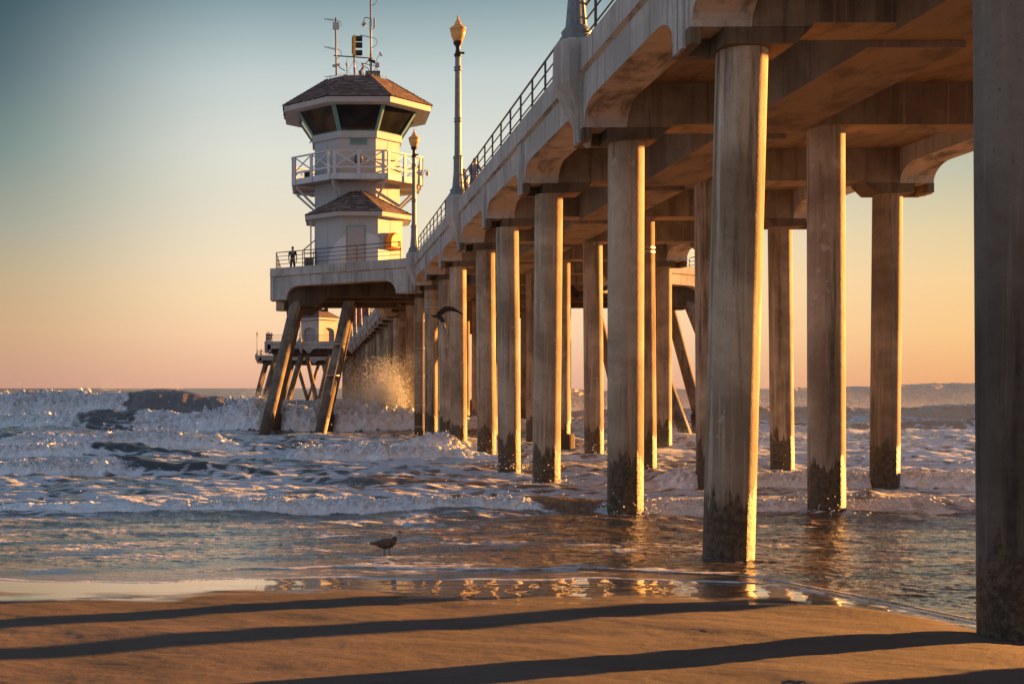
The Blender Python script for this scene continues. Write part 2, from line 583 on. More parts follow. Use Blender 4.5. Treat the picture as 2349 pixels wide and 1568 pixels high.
def bay_open(k):      # bays where the tower platform takes over the edge on the land side
    return not (8 <= k <= 10)
for k in range(BENT0 - 1, BENT_FAR):
    ya, yb = YB(k) - 0.475, YB(k + 1) - 0.475
    for x, n in ((XL, (1, 0)), (XR, (-1, 0))):
        if bay_open(k):
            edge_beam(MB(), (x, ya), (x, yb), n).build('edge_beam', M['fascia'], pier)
    # wide longitudinal girder hanging between the caps
    g = MB()
    y0, y1 = YB(k) + 0.002, YB(k + 1) - 0.952
    c = []
    for z in (5.30, 6.33):
        for x, y in ((8.86, y0), (8.86, y1), (10.45, y1), (10.45, y0)):
            c.append((x, y, EYE + hd(y) + z))
    g.hexa(c)
    g.build('girder', M['deck'], pier, bevel=0.012)
    d = MB()
    c = []
    for z in (6.325, 6.95):
        for x, y in ((XL + 0.942, ya), (XL + 0.942, yb), (XR - 0.942, yb), (XR - 0.942, ya)):
            c.append((x, y, EYE + hd(y) + z))
    d.hexa(c)
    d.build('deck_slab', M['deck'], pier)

# lamp brackets: tapering pilasters on the outer face of every third bent
LAMPS = [2, 5, 8, 17, 20, 23, 26, 29]
def bracket(mb, x, y, b, out=-1):
    """octagonal head tapering to a point below"""
    def ring(cx, rx, ry, z):
        pts = []
        for u, v in ((-1, -0.5), (-0.5, -1), (0.5, -1), (1, -0.5), (1, 0.5), (0.5, 1), (-0.5, 1), (-1, 0.5)):
            pts.append((cx + rx * u, y + ry * v, z))
        return pts
    mb.loft([ring(x + 0.22, 0.05, 0.10, b + 5.02), ring(x + 0.12, 0.17, 0.22, b + 5.35), ring(x - 0.08, 0.42, 0.47, b + 6.35), ring(x - 0.08, 0.44, 0.50, b + 6.55),
             ring(x - 0.06, 0.44, 0.50, b + 7.22), ring(x - 0.06, 0.40, 0.45, b + 7.32)])
    return mb
for k in LAMPS:
    y = YB(k) - 0.475
    bracket(MB(), XL - 0.02, y, EYE + hd(y)).build('lamp_bracket', M['fascia'], pier, bevel=0.015)

# ------------------------------------------------------------------ street lamps
def make_lamp(x, y, z, label, group='globe lamps along the pier edge'):
    t = empty('street_lamp', (x, y, z), label, 'street lamp', group)
    mb = MB()
    mb.lathe(x, y, [(0.36, z), (0.36, z + 0.10), (0.31, z + 0.16), (0.33, z + 0.24), (0.27, z + 0.32), (0.24, z + 0.36)], 16)
    mb.build('base', M['lamp_metal'], t, smooth=True, sharp=40)
    mb = MB()
    mb.lathe(x, y, [(0.24, z + 0.36), (0.185, z + 1.0), (0.175, z + 1.55), (0.20, z + 1.60), (0.20, z + 1.68), (0.155, z + 1.74)], 32, 12, 0.12)
    mb.lathe(x, y, [(0.145, z + 1.74), (0.125, z + 4.6), (0.115, z + 6.0)], 28, 12, 0.10)
    mb.build('pole', M['lamp_metal'], t, smooth=True, sharp=35)
    for zz in (3.15, 5.35):
        MB().lathe(x, y, [(0.135, z + zz), (0.165, z + zz + 0.02), (0.165, z + zz + 0.05), (0.14, z + zz + 0.07), (0.14, z + zz + 0.13), (0.165, z + zz + 0.15), (0.165, z + zz + 0.18), (0.135, z + zz + 0.20)], 14).build('collar', M['lamp_metal'], t, smooth=True, sharp=40)
    mb = MB()
    mb.lathe(x, y, [(0.13, z + 5.95), (0.17, z + 6.05), (0.12, z + 6.12), (0.09, z + 6.25), (0.10, z + 6.40), (0.17, z + 6.50), (0.20, z + 6.58), (0.16, z + 6.62)], 16)
    mb.tube([(x + 0.1, y, z + 6.12), (x + 0.26, y, z + 6.13)], 0.05, 8)
    mb.build('globe_holder', M['black'], t, smooth=True, sharp=40)
    mb = MB()
    mb.lathe(x, y, [(0.15, z + 6.60), (0.21, z + 6.70), (0.285, z + 6.90), (0.315, z + 7.08), (0.30, z + 7.14), (0.0, z + 7.15)], 22)
    mb.build('globe', M['globe'], t, smooth=True)
    mb = MB()
    mb.lathe(x, y, [(0.325, z + 7.12), (0.335, z + 7.17), (0.27, z + 7.24), (0.17, z + 7.31), (0.13, z + 7.38), (0.11, z + 7.47), (0.05, z + 7.52)], 22)
    mb.lathe(x, y, [(0.045, z + 7.5), (0.06, z + 7.56), (0.03, z + 7.62), (0.045, z + 7.68), (0.0, z + 7.78)], 10)
    mb.build('finial_cap', M['globe'], t, smooth=True)
    return t
lamp_lab = {2: 'fluted lamp column cut by the top edge, only its ornate foot showing',
            5: 'tall lamp post with amber globe standing between the tower and the near railing',
            8: 'lamp post with amber globe beside the tower balcony, at the platform corner',
            17: 'first lamp post of the far pier row seen under the tower platform',
            20: 'second lamp post of the far pier row seen under the tower platform',
            23: 'third lamp post of the far pier row seen under the tower platform',
            26: 'fourth lamp post of the far pier row seen under the tower platform',
            29: 'last and tiniest lamp post of the far pier row under the tower platform'}
for k in LAMPS:
    y = YB(k) - 0.475
    z = EYE + hd(y) + 7.32
    make_lamp(XL - 0.06, y, z, lamp_lab[k]).scale = (1, 1, 0.945)

# ------------------------------------------------------------------ railings
def railing(pts, zfun, step, label, group, heights=(1.05, 0.72, 0.39), name='railing', post_kind=None, off=0.0):
    """steel railing along a plan polyline"""
    pts = [Vector((*p, 0)) for p in pts]
    t = empty(name, (pts[0].x, pts[0].y, zfun(pts[0].y)), label, 'railing', group)
    allp = []
    for a, b in zip(pts[:-1], pts[1:]):
        L = (b - a).length
        n = max(1, round(L / step))
        for i in range(n):
            allp.append(a + (b - a) * (i / n))
    allp.append(pts[-1])
    big = MB()
    for i, p in enumerate(allp):
        z = zfun(p.y)
        mb = MB().box(p.x - 0.022, p.x + 0.022, p.y - 0.04, p.y + 0.04, z - 0.02, z + heights[0])
        mb.build('post', M['rail'], t)
    for h in heights:
        mb = MB()
        mb.tube([(p.x, p.y, zfun(p.y) + h) for p in allp], 0.03 if h == heights[0] else 0.021, 7)
        mb.build('rail', M['rail'], t, smooth=True)
    return t
ztop = lambda y: EYE + hd(y) + 7.11
railing([(XL + 0.16, YB(-2) + 0.2), (XL + 0.16, 72.3)], ztop, S / 4, 'long dark railing on the near pier edge, from the tower platform to the top', 'pier railings')
railing([(XL + 0.16, 99.5), (XL + 0.16, 208)], ztop, S / 3, 'far steel railing on the pier edge beyond the tower platform, between the tiny lamps', 'pier railings')
railing([(XR - 0.16, YB(0)), (XR - 0.16, 72.3)], ztop, S / 3, 'steel railing on the far side of the pier deck, almost hidden by the deck', 'pier railings')

# ------------------------------------------------------------------ the tower platform (widened deck on raked piles)
CX = (XL + XR) / 2
zp = EYE + 0.77
hp = lambda y: 0.76
def mir(x, s):
    return x if s == 0 else 2 * CX - x
for s in (0, 1):
    A, B = (mir(5.72, s), 74.15), (mir(-3.10, s), 80.9)
    C, D = (mir(-3.10, s), 92.2), (mir(5.72, s), 98.9)
    for P, Q in ((A, B), (B, C), (C, D)):
        d = Vector((Q[0] - P[0], Q[1] - P[1]))
        n = Vector((d.y, -d.x)) if s == 0 else Vector((-d.y, d.x))
        edge_beam(MB(), P, Q, (n.x, n.y), hp, True, 1.25, 5.02).build('platform_edge_beam', M['fascia'], pier)
    sl = MB()
    ins = [(mir(6.6, s), 75.2), (mir(-2.2, s), 81.5), (mir(-2.2, s), 91.6), (mir(6.6, s), 97.9)]
    sl.loft([[(x, y, zp + 6.25) for x, y in ins], [(x, y, zp + 6.62) for x, y in ins]])
    sl.build('platform_slab', M['deck'], pier)
    # transverse beams carried by the raked piles
    for yb, x_in in ((80.65, -1.95), (84.6, -2.35), (91.3, -2.35)):
        bm_ = MB()
        xa, xb, xc = mir(x_in, s), mir(x_in + 1.9, s), mir(x_in + 2.6, s)
        y0, y1 = yb - 0.5, yb + 0.5
        for q in ((xa, xb, xb, 5.05),):
            bm_.hexa([(xa, y0, zp + 4.62), (xa, y1, zp + 4.62), (xb, y1, zp + 4.62), (xb, y0, zp + 4.62), (xa, y0, zp + 5.2), (xa, y1, zp + 5.2), (xc, y1, zp + 5.2), (xc, y0, zp + 5.2)])
        bm_.box(min(xa, mir(XL + 0.9, s)), max(xa, mir(XL + 0.9, s)), y0, y1, zp + 5.195, zp + 6.26)
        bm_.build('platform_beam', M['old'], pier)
    for (yt, yf, xt, xf, jk) in ((80.5, 75.9, -1.45, -3.32, 0), (80.2, 75.9, 2.0, 0.12, 0), (84.6, 83.2, -1.35, -3.22, 1.1), (84.6, 83.2, 2.25, 0.35, 1.1), (91.3, 91.3, -1.6, -3.75, 0.8), (91.3, 91.3, 2.1, 0.08, 0.8)):
        top = zp + 4.9
        foot = -1.4
        # extend the lean below the water
        ex = (xt - xf) / top * 1.4
        ey = (yt - yf) / top * 1.4
        pm = pile_mesh(MB(), mir(xt, s), mir(xf - ex, s), yt, top, foot, yb=yf - ey)
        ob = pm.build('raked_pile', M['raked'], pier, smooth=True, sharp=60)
        if jk:
            x = mir(xf - 0.05, s)
            MB().loft([oct_ring(x, yf, -1.3, 1.15), oct_ring(x + (0.25 if s == 0 else -0.25), yf + 0.1, jk - 0.12, 1.12), oct_ring(x + (0.28 if s == 0 else -0.28), yf + 0.1, jk, 0.9)]).build('pile_jacket', M['jacket'], pier)
# raked conduit on the second leaning pile
mb = MB()
for z in (5.6, 3.6):
    t = (z) / (zp + 4.9)
    strap_ring(mb, 0.12 + 1.88 * t, 75.9 + 3.3 * t, z, 0.80, 0.05)
mb.tube([(0.12 + 1.88 * t + 0.1, 75.9 + 3.3 * t - 0.42, t * (zp + 4.9)) for t in (0.28, 0.4, 0.6, 0.78)], 0.03, 6)
mb.build('pile_strap', M['strap'], pier)

pz = lambda y: zp + 7.11
H4 = (1.05, 0.79, 0.53, 0.27)
railing([(5.0, 74.9), (-2.78, 81.05), (-2.78, 92.0), (5.0, 97.9)], pz, 3.3, 'four bar railing round the tower platform, person in black behind it', 'platform railings', H4)
railing([(mir(5.0, 1), 74.9), (mir(-2.78, 1), 81.05), (mir(-2.78, 1), 92.0)], pz, 3.3, 'sunlit railing on the far side platform, glimpsed between the piles under the deck', 'platform railings', H4)

# ================================================================== THE LIFEGUARD TOWER
DK = zp + 6.62
tower = empty('lifeguard_tower', (2.95, 83.0, DK), 'white octagonal lifeguard tower with shingled roofs, dark slanted windows and balcony', 'tower')
def oct_pts(cx, cy, a, z, dz=0):
    r = a / math.cos(PI / 8)
    return [(cx + r * math.cos(-PI / 2 - PI / 8 + k * PI / 4), cy + r * math.sin(-PI / 2 - PI / 8 + k * PI / 4), z) for k in range(8)]
TX = 2.68
YL, YS = 83.1, 86.1      # lower room and shaft centres
Zc = lambda zz, y: EYE + (1946.6 - zz) * 0.4572 * y / F     # height from a level measured on the photo
AL, AS = 2.93, 2.93
e1 = Zc(1062, YL - 3.45)           # lower eave
# lower room
MB().loft([oct_pts(TX, YL, AL, DK - 0.05), oct_pts(TX, YL, AL, e1 - 0.1)]).build('base_wall', M['wall'], tower)
# shaft
zs_top = Zc(690, YS - 3.0)
MB().loft([oct_pts(TX, YS, AS, DK - 0.05), oct_pts(TX, YS, AS, zs_top)]).build('shaft_wall', M['wall'], tower)
# panel joints and belt courses as thin battens
for (cy, a, z0, z1) in ((YL, AL, DK, e1 - 0.1), (YS, AS, e1 + 1.4, zs_top)):
    o = oct_pts(TX, cy, a, 0)
    for i in (7, 0, 1):
        p, q = Vector(o[i]), Vector(o[(i + 1) % 8])
        mid = (p + q) / 2
        n = Vector((mid.x - TX, mid.y - cy, 0)).normalized()
        m0 = mid + n * 0.003
        MB().bar((m0.x, m0.y, z0), (m0.x, m0.y, z1), 0.035, 0.010, up=n).build('wall_joint', M['door'], tower)

def shingle_roof(cx, cy, a0, z0, a1, z1, courses, name, parent, tabs=0.42, faces=range(8), over=0.05):
    """stepped courses of single shingles with a random tone each, hips covered by ridge tabs"""
    vs, fs, tone = [], [], []
    def quad(p, t):
        b = len(vs)
        vs.extend(p)
        fs.append((b, b + 1, b + 2, b + 3))
        tone.extend([t] * 4)
    rnd = random.Random(3)
    for c in range(courses):
        t0, t1 = c / courses, (c + 1) / courses
        aa, ab = a0 + (a1 - a0) * t0, a0 + (a1 - a0) * min(1, t1 + 0.02)
        za, zb = z0 + (z1 - z0) * t0, z0 + (z1 - z0) * min(1, t1 + 0.02)
        lo, hi = oct_pts(cx, cy, aa, za), oct_pts(cx, cy, ab, zb)
        for i in faces:
            j = (i + 1) % 8
            p0, p1, q0, q1 = Vector(lo[i]), Vector(lo[j]), Vector(hi[i]), Vector(hi[j])
            n = (p1 - p0).cross(q0 - p0).normalized()
            if n.z < 0: n = -n
            w = (p1 - p0).length
            nt = max(2, int(w / tabs))
            cuts = [0.0] + sorted(min(0.99, max(0.01, (m_ + 0.5 * (c % 2) + rnd.uniform(-0.25, 0.25)) / nt)) for m_ in range(1, nt)) + [1.0]
            for u0, u1 in zip(cuts[:-1], cuts[1:]):
                lift = over * rnd.uniform(0.7, 1.3)
                A_, B_ = p0.lerp(p1, u0), p0.lerp(p1, u1)
                D_, C_ = q0.lerp(q1, u0), q0.lerp(q1, u1)
                tn = rnd.random() * 0.7 + 0.15
                quad([A_ + n * lift, B_ + n * lift, C_ + n * 0.004, D_ + n * 0.004], tn)
                quad([A_ + n * 0.0, B_ + n * 0.0, B_ + n * lift, A_ + n * lift], 0.05)
    # hips
    lo, hi = oct_pts(cx, cy, a0, z0), oct_pts(cx, cy, a1, z1)
    for i in range(8):
        p, q = Vector(lo[i]), Vector(hi[i])
        L = (q - p).length
        nt = max(4, int(L / 0.3))
        rad = Vector((p.x - cx, p.y - cy, 0)).normalized()
        sd = Vector((-rad.y, rad.x, 0))
        for m_ in range(nt):
            A_, B_ = p.lerp(q, m_ / nt), p.lerp(q, (m_ + 1.15) / nt if m_ < nt - 1 else 1)
            up = Vector((0, 0, 1)) * (0.10 + rnd.uniform(0, 0.02))
            up2 = Vector((0, 0, 1)) * 0.07
            dn = Vector((0, 0, 1)) * 0.01
            for sg in (-1, 1):
                quad([A_ + up, B_ + up2, B_ + sd * sg * 0.17 + dn, A_ + sd * sg * 0.17 + dn], rnd.random() * 0.6 + 0.1)
    b = len(vs)
    vs.extend([Vector(p) for p in hi]); tone.extend([0.2] * 8)
    fs.append(tuple(range(b, b + 8)))
    o0 = origin_of(parent)
    me = bpy.data.meshes.new(name)
    me.from_pydata([tuple(Vector(v) - o0) for v in vs], [], fs)
    at = me.attributes.new('tone', 'FLOAT', 'POINT')
    at.data.foreach_set('value', tone)
    me.materials.append(M['roof'])
    o = bpy.data.objects.new(name, me)
    COL.objects.link(o)
    o.parent = parent
    return o

# lower roof
ZA = Zc(968, YS - AS)
shingle_roof(TX, YL, 3.55, e1 + 0.02, 0.45, ZA, 9, 'lower_roof', tower)
MB().loft([oct_pts(TX, YL, 3.50, e1 - 0.26), oct_pts(TX, YL, 3.53, e1 + 0.02), oct_pts(TX, YL, 2.9, e1 + 0.02), oct_pts(TX, YL, 2.9, e1 - 0.26)], cap=False).build('lower_eave', M['fascia_board'], tower)
MB().loft([oct_pts(TX, YL, 3.45, e1 - 0.262), oct_pts(TX, YL, 2.85, e1 - 0.262)], cap=False).build('lower_soffit', M['white_trim'], tower)
# balcony
YBAL = YS - 4.42
zb0, zb1 = Zc(898, YBAL), Zc(868, YBAL)
zr_lo, zr_hi = Zc(838, YBAL), Zc(758, YBAL)
bal = MB().loft([oct_pts(TX, YS, 4.36, zb0 + 0.05), oct_pts(TX, YS, 4.36, zb0 + 0.14)]).build('balcony', M['door'], tower)
mb = MB()
for i in range(8):
    o_, i_ = oct_pts(TX, YS, 4.44, 0), oct_pts(TX, YS, 4.30, 0)
    j = (i + 1) % 8
    mb.hexa([(o_[i][0], o_[i][1], zb0), (o_[j][0], o_[j][1], zb0), (i_[j][0], i_[j][1], zb0), (i_[i][0], i_[i][1], zb0),
             (o_[i][0], o_[i][1], zb1), (o_[j][0], o_[j][1], zb1), (i_[j][0], i_[j][1], zb1), (i_[i][0], i_[i][1], zb1)])
mb.build('rim_beam', M['white_trim'], bal)
for i in range(8):
    a = Vector(oct_pts(TX, YS, 4.46, 0)[i]); b = Vector(oct_pts(TX, YS, 4.46, 0)[(i + 1) % 8])
    d = (b - a).normalized()
    ups = [a + d * 0.22, (a + b) / 2, b - d * 0.22]
    n = Vector(((a + b) / 2 - Vector((TX, YS, 0)))).normalized()
    for p in ups:
        MB().bar((p.x, p.y, zb0 - 0.02), (p.x, p.y, zr_hi), 0.20, 0.11, up=n).build('post', M['white_trim'], bal)
    MB().bar((a.x, a.y, zr_hi + 0.03), (b.x, b.y, zr_hi + 0.03), 0.14, 0.09).build('rail', M['white_trim'], bal)
    MB().bar((a.x, a.y, zr_lo), (b.x, b.y, zr_lo), 0.07, 0.13).build('rail', M['white_trim'], bal)
    for p, q in ((ups[0], ups[1]), (ups[1], ups[2])):
        mb = MB()
        nn = n * 0.016
        mb.bar((p.x + nn.x, p.y + nn.y, zr_lo + 0.05), (q.x + nn.x, q.y + nn.y, zr_hi), 0.028, 0.085, up=(0, 0, 1))
        mb.bar((p.x - nn.x, p.y - nn.y, zr_hi), (q.x - nn.x, q.y - nn.y, zr_lo + 0.05), 0.028, 0.085, up=(0, 0, 1))
        mb.build('cross_brace', M['white_trim'], bal)
    # diagonal strut under each corner and the joist ring
    rad = (a - Vector((TX, YS, 0))).normalized()
    s0 = Vector((TX, YS, 0)) + rad * 4.55
    s1 = Vector((TX, YS, 0)) + rad * 3.16
    MB().bar((s0.x, s0.y, zb0 - 0.12), (s1.x, s1.y, zb0 - 1.35), 0.10, 0.14).build('strut', M['white_trim'], bal)
    MB().bar((s0.x, s0.y, zb0 - 0.08), (s1.x, s1.y, zb0 - 0.08), 0.12, 0.16).build('joist', M['white_trim'], bal)
mb = MB()
for i in (7,):
    a = Vector(oct_pts(TX, YS, 3.9, 0)[0])
mb.box(TX - 3.65, TX - 3.15, YS - 1.9, YS - 1.4, zb0 + 0.142, zb0 + 0.95)
mb.build('equipment_box', M['black'], bal, bevel=0.03)
MB().lathe(TX + 0.05, YS - 3.25, [(0.0, zb0 + 1.2), (0.26, zb0 + 1.25), (0.32, zb0 + 1.5), (0.26, zb0 + 1.78), (0.0, zb0 + 1.84)], 16).build('siren', M['dark_metal'], tower, smooth=True)
# security camera at the right end of the balcony
cxr, cyr = TX + 4.5, YS - 1.9
mb = MB()
mb.tube([(cxr, cyr, zb0 + 0.75), (cxr + 0.12, cyr, zb0 + 1.05), (cxr + 0.28, cyr, zb0 + 1.0), (cxr + 0.28, cyr, zb0 + 0.92)], 0.03, 6)
mb.lathe(cxr + 0.28, cyr, [(0.05, zb0 + 0.95), (0.12, zb0 + 0.88), (0.13, zb0 + 0.76), (0.09, zb0 + 0.66), (0.0, zb0 + 0.62)], 12)
mb.build('security_camera', M['gray_box'], tower, smooth=True, sharp=50)

# cab: sill, slanted windows, eave and roof
zsill0, zsill1 = Zc(690, YS - 3.1), Zc(657, YS - 3.1)
MB().loft([oct_pts(TX, YS, 3.08, zsill0), oct_pts(TX, YS, 3.10, zsill1)]).build('sill_band', M['wall'], tower)
zw0, zw1 = zsill1 + 0.002, Zc(512, YS - 4.1)
aw0, aw1 = 3.04, 4.14
lo, hi = oct_pts(TX, YS, aw0, zw0), oct_pts(TX, YS, aw1, zw1)
for i in range(8):
    j = (i + 1) % 8
    P0, P1, Q0, Q1 = Vector(lo[i]), Vector(lo[j]), Vector(hi[i]), Vector(hi[j])
    nrm = (P1 - P0).cross(Q0 - P0).normalized()
    mid = (P0 + P1 + Q0 + Q1) / 4
    if nrm.dot(Vector((mid.x - TX, mid.y - YS, 0))) < 0: nrm = -nrm
    mb = MB()
    def strip(a, b, w):
        mb.bar(a, b, w, 0.09, up=nrm)
    e = (P1 - P0).normalized()
    mb.bar(P0 + e * 0.07, Q0 + e * 0.07, 0.15, 0.10, up=nrm)
    mb.bar(P1 - e * 0.07, Q1 - e * 0.07, 0.15, 0.10, up=nrm)
    up_ = (Q0 - P0).normalized()
    mb.bar(P0 + up_ * 0.04 + e * 0.16, P1 + up_ * 0.04 - e * 0.16, 0.08, 0.085, up=nrm)
    mb.bar(Q0 - up_ * 0.05 + e * 0.16, Q1 - up_ * 0.05 - e * 0.16, 0.10, 0.085, up=nrm)
    w = mb.build('window', M['teal'], tower)
    g = nrm * -0.01
    MB().add([P0 + g + e * 0.1, P1 + g - e * 0.1, Q1 + g - e * 0.1, Q0 + g + e * 0.1], [(0, 1, 2, 3)]).build('pane', M['glass'], w, recalc=False)
ze0, ze1 = Zc(509, YS - 5.1), Zc(482, YS - 5.1)
MB().loft([oct_pts(TX, YS, 4.99, ze0), oct_pts(TX, YS, 5.04, ze1), oct_pts(TX, YS, 4.0, ze1 + 0.01), oct_pts(TX, YS, 4.0, ze0)], cap=False).build('eave', M['fascia_board'], tower)
MB().loft([oct_pts(TX, YS, 4.97, ze0 - 0.003), oct_pts(TX, YS, 3.9, ze0 + 0.05)], cap=False).build('soffit', M['white_trim'], tower)
zr = Zc(378, YS - 2.1)
shingle_roof(TX, YS, 5.12, ze1 + 0.03, 2.08, zr, 12, 'main_roof', tower, tabs=0.4)
# bird spikes along the roof edge
mb = MB()
rnd = random.Random(5)
o8 = oct_pts(TX, YS, 2.05, zr)
for i in range(8):
    a, b = Vector(o8[i]), Vector(o8[(i + 1) % 8])
    for m_ in range(22):
        p = a.lerp(b, (m_ + rnd.random()) / 22)
        q = p + Vector((rnd.uniform(-.08, .08), rnd.uniform(-.08, .08), 0.22))
        mb.tube([p, q], [0.012, 0.004], 4)
tag(mb.build('bird_spikes', M['dark_metal'], tower), kind='stuff')
# louvre vent
yv = YS - AS
mb = MB()
vx0, vx1 = PX(1174 - 1174 + 0.4572 * 500 + 573.3, yv), PX(0.4572 * 587 + 573.3, yv)
vz0, vz1 = Zc(726, yv), Zc(692, yv)
mb.box(vx0, vx1, yv - 0.06, yv - 0.002, vz0, vz0 + 0.07).box(vx0, vx1, yv - 0.06, yv - 0.002, vz1 - 0.07, vz1)
mb.box(vx0, vx0 + 0.07, yv - 0.058, yv - 0.002, vz0 + 0.07, vz1 - 0.07).box(vx1 - 0.07, vx1, yv - 0.058, yv - 0.002, vz0 + 0.07, vz1 - 0.07)
for i in range(4):
    z = vz0 + 0.09 + i * (vz1 - vz0 - 0.16) / 4
    mb.bar((vx0 + 0.07, yv - 0.03, z + 0.03), (vx1 - 0.07, yv - 0.03, z + 0.03), 0.05, 0.02, up=(0, -0.6, 0.8))
mb.build('vent', M['teal'], tower)
# door with teal frame
yd = YL - AL
dx0, dx1 = PX(0.4572 * 482 + 573.3, yd), PX(0.4572 * 580 + 573.3, yd)
dz1 = Zc(1131, yd)
door = MB().box(dx0 + 0.08, dx1 - 0.08, yd - 0.035, yd - 0.002, DK, dz1 - 0.08).build('door', M['door'], tower)
MB().box(dx0, dx0 + 0.08, yd - 0.06, yd - 0.002, DK, dz1 - 0.08).box(dx1 - 0.08, dx1, yd - 0.06, yd - 0.002, DK, dz1 - 0.08).box(dx0, dx1, yd - 0.06, yd - 0.002, dz1 - 0.08, dz1).build('frame', M['teal'], door)
MB().box(dx1 - 0.19, dx1 - 0.12, yd - 0.075, yd - 0.037, DK + 1.0, DK + 1.22).lathe(dx1 - 0.155, yd - 0.09, [(0.0, DK + 1.06), (0.04, DK + 1.08), (0.04, DK + 1.12), (0.0, DK + 1.14)], 8).build('handle', M['strap'], door)
MB().box(dx0 + 0.06, dx0 + 0.10, yd - 0.064, yd - 0.05, DK + 0.4, DK + 0.5).box(dx0 + 0.06, dx0 + 0.10, yd - 0.064, yd - 0.05, DK + 1.9, DK + 2.0).build('hinge', M['strap'], door)
# down pipe on the left side
MB().tube([(TX - AL - 0.25, YL - 1.3, DK), (TX - AL - 0.25, YL - 1.3, e1 - 0.3)], 0.05, 8).build('down_pipe', M['white_trim'], tower)
MB().tube([(TX - AS - 0.12, YS - 1.2, Zc(705, YS)), (TX - AS - 0.35, YS - 1.25, Zc(738, YS))], 0.04, 6).build('bracket', M['teal'], tower)

# roof masts and aerials, measured from the photo (level, column on zoom)
def AX(z1):        # column measured on the 1.254x zoom
    return PX(0.4572 * z1 + 573.3, YS)
def AZ(z1):
    return Zc(z1, YS)
q = lambda v: 0.4572 * v * YS / F
def antz(x, y):    # convert the closest aerial crop (4.61x, origin 1250,0) to place coordinates
    return PX(0.5733 * (1250 + x / 4.611), YS), EYE + (HY - 0.5733 * (y / 4.611)) * YS / F
def mast(name, pts, r, mat, y=YS):
    mb = MB()
    mb.tube([(antz(a, b)[0], y, antz(a, b)[1]) for a, b in pts], r, 8)
    return mb.build(name, mat, tower, smooth=True)
def yagi(mb, x0, y0, x1, y1, n, L, yy):
    (ax, az), (bx, bz) = antz(x0, y0), antz(x1, y1)
    mb.tube([(ax, yy, az), (bx, yy, bz)], 0.02, 5)
    for i in range(n):
        t = i / max(1, n)
        x, z = ax + (bx - ax) * t, az + (bz - az) * t
        l = L * (0.75 + 0.45 * t)
        mb.tube([(x, yy - 0.18, z - l / 2 * 0.9), (x, yy + 0.18, z + l / 2 * 0.9)], 0.012, 4)
def arc(mb, pts, r, yy):
    mb.tube([(antz(a, b)[0], yy, antz(a, b)[1]) for a, b in pts], r, 6)
m1 = mast('mast', [(440, 1400), (425, 420)], 0.062, M['rust_metal'])
mb = MB(); yagi(mb, 222, 355, 420, 380, 8, 0.32, YS); mb.build('yagi_antenna', M['dark_metal'], m1)
mb = MB(); yagi(mb, 222, 868, 430, 915, 9, 0.32, YS); mb.build('yagi_antenna', M['dark_metal'], m1)
mb = MB(); yagi(mb, 222, 1418, 400, 1405, 4, 0.24, YS); mb.build('yagi_antenna', M['dark_metal'], m1)
(x0, z0), (x1, z1) = antz(372, 560), antz(498, 425)
MB().box(x0, x1, YS - 0.16, YS - 0.07, z0, z1).build('panel_antenna', M['gray_box'], m1, bevel=0.015)
mb = MB(); arc(mb, [(425, 330), (425, 420)], 0.05, YS); mb.build('mast_head', M['black'], m1)
mb = MB()
arc(mb, [(430, 380), (490, 392), (528, 430), (530, 470), (500, 500)], 0.018, YS)
arc(mb, [(440, 910), (490, 920), (528, 960), (535, 1010), (500, 1045), (465, 1070), (445, 1110)], 0.018, YS)
mb.build('cable', M['black'], m1)
(x0, z0), (x1, z1) = antz(368, 1225), antz(505, 1195)
MB().bar((x0, YS, z0), (x1, YS, z1), 0.2, 0.16).build('flood_light', M['gray_box'], m1, bevel=0.015)
mb = MB(); arc(mb, [(480, 1235), (600, 1310)], 0.03, YS); mb.build('brace', M['dark_metal'], m1)
mast('cross_arm', [(390, 1030), (1120, 1080)], 0.045, M['dark_metal'])
m2 = mast('mast', [(772, 1390), (768, 1000)], 0.062, M['rust_metal'])
# three-aspect signal head seen from the side
mb = MB()
for i, (ya, yb) in enumerate(((660, 775), (780, 900), (905, 1030))):
    (x0, z0), (x1, z1) = antz(738, yb), antz(800, ya)
    mb.box(x0, x1, YS - 0.17, YS + 0.17, z0, z1 - 0.01)
sig = mb.build('signal_head', M['yellow'], m2, bevel=0.02)
for i, (ya, yb) in enumerate(((668, 768), (785, 890), (930, 1030))):
    (x0, z0), (x1, z1) = antz(802, yb), antz(918, ya)
    cz, hh = (z0 + z1) / 2, (z1 - z0) / 2
    rings = []
    for xx, cut in ((x0, 0.0), (x1, 0.0)):
        rings.append([(xx, YS + hh * math.cos(a), cz - (0.12 if i == 2 and xx == x1 else 0) * 0 + hh * math.sin(a)) for a in [2 * PI * t / 14 for t in range(14)]])
    MB().loft(rings).build('visor', M['black'], sig, smooth=True, sharp=40)
(x0, z0), (x1, z1) = antz(730, 900), antz(770, 690)
MB().box(x0 - 0.02, x0 + 0.05, YS - 0.15, YS + 0.15, z0 - 0.35, z1).build('back_plate', M['black'], sig, bevel=0.01)
mb = MB()
for a, b in (((755, 1120), (655, 1320)), ((790, 1120), (850, 1320)), ((800, 1130), (990, 1310))):
    arc(mb, [a, b], 0.010, YS)
mb.build('guy_wire', M['dark_metal'], m2)
m3 = mast('mast', [(1082, 1330), (1070, -120)], 0.062, M['rust_metal'])
mb = MB(); yagi(mb, 880, 652, 1075, 695, 7, 0.30, YS); mb.build('yagi_antenna', M['dark_metal'], m3)
mb = MB(); yagi(mb, 890, 1190, 1160, 1240, 7, 0.28, YS - 0.3); mb.build('yagi_antenna', M['dark_metal'], m3)
mb = MB()
arc(mb, [(1090, 110), (1150, 80), (1185, 35), (1190, -30)], 0.018, YS)
arc(mb, [(1080, 695), (1140, 705), (1185, 745), (1195, 790), (1165, 845), (1095, 885)], 0.018, YS)
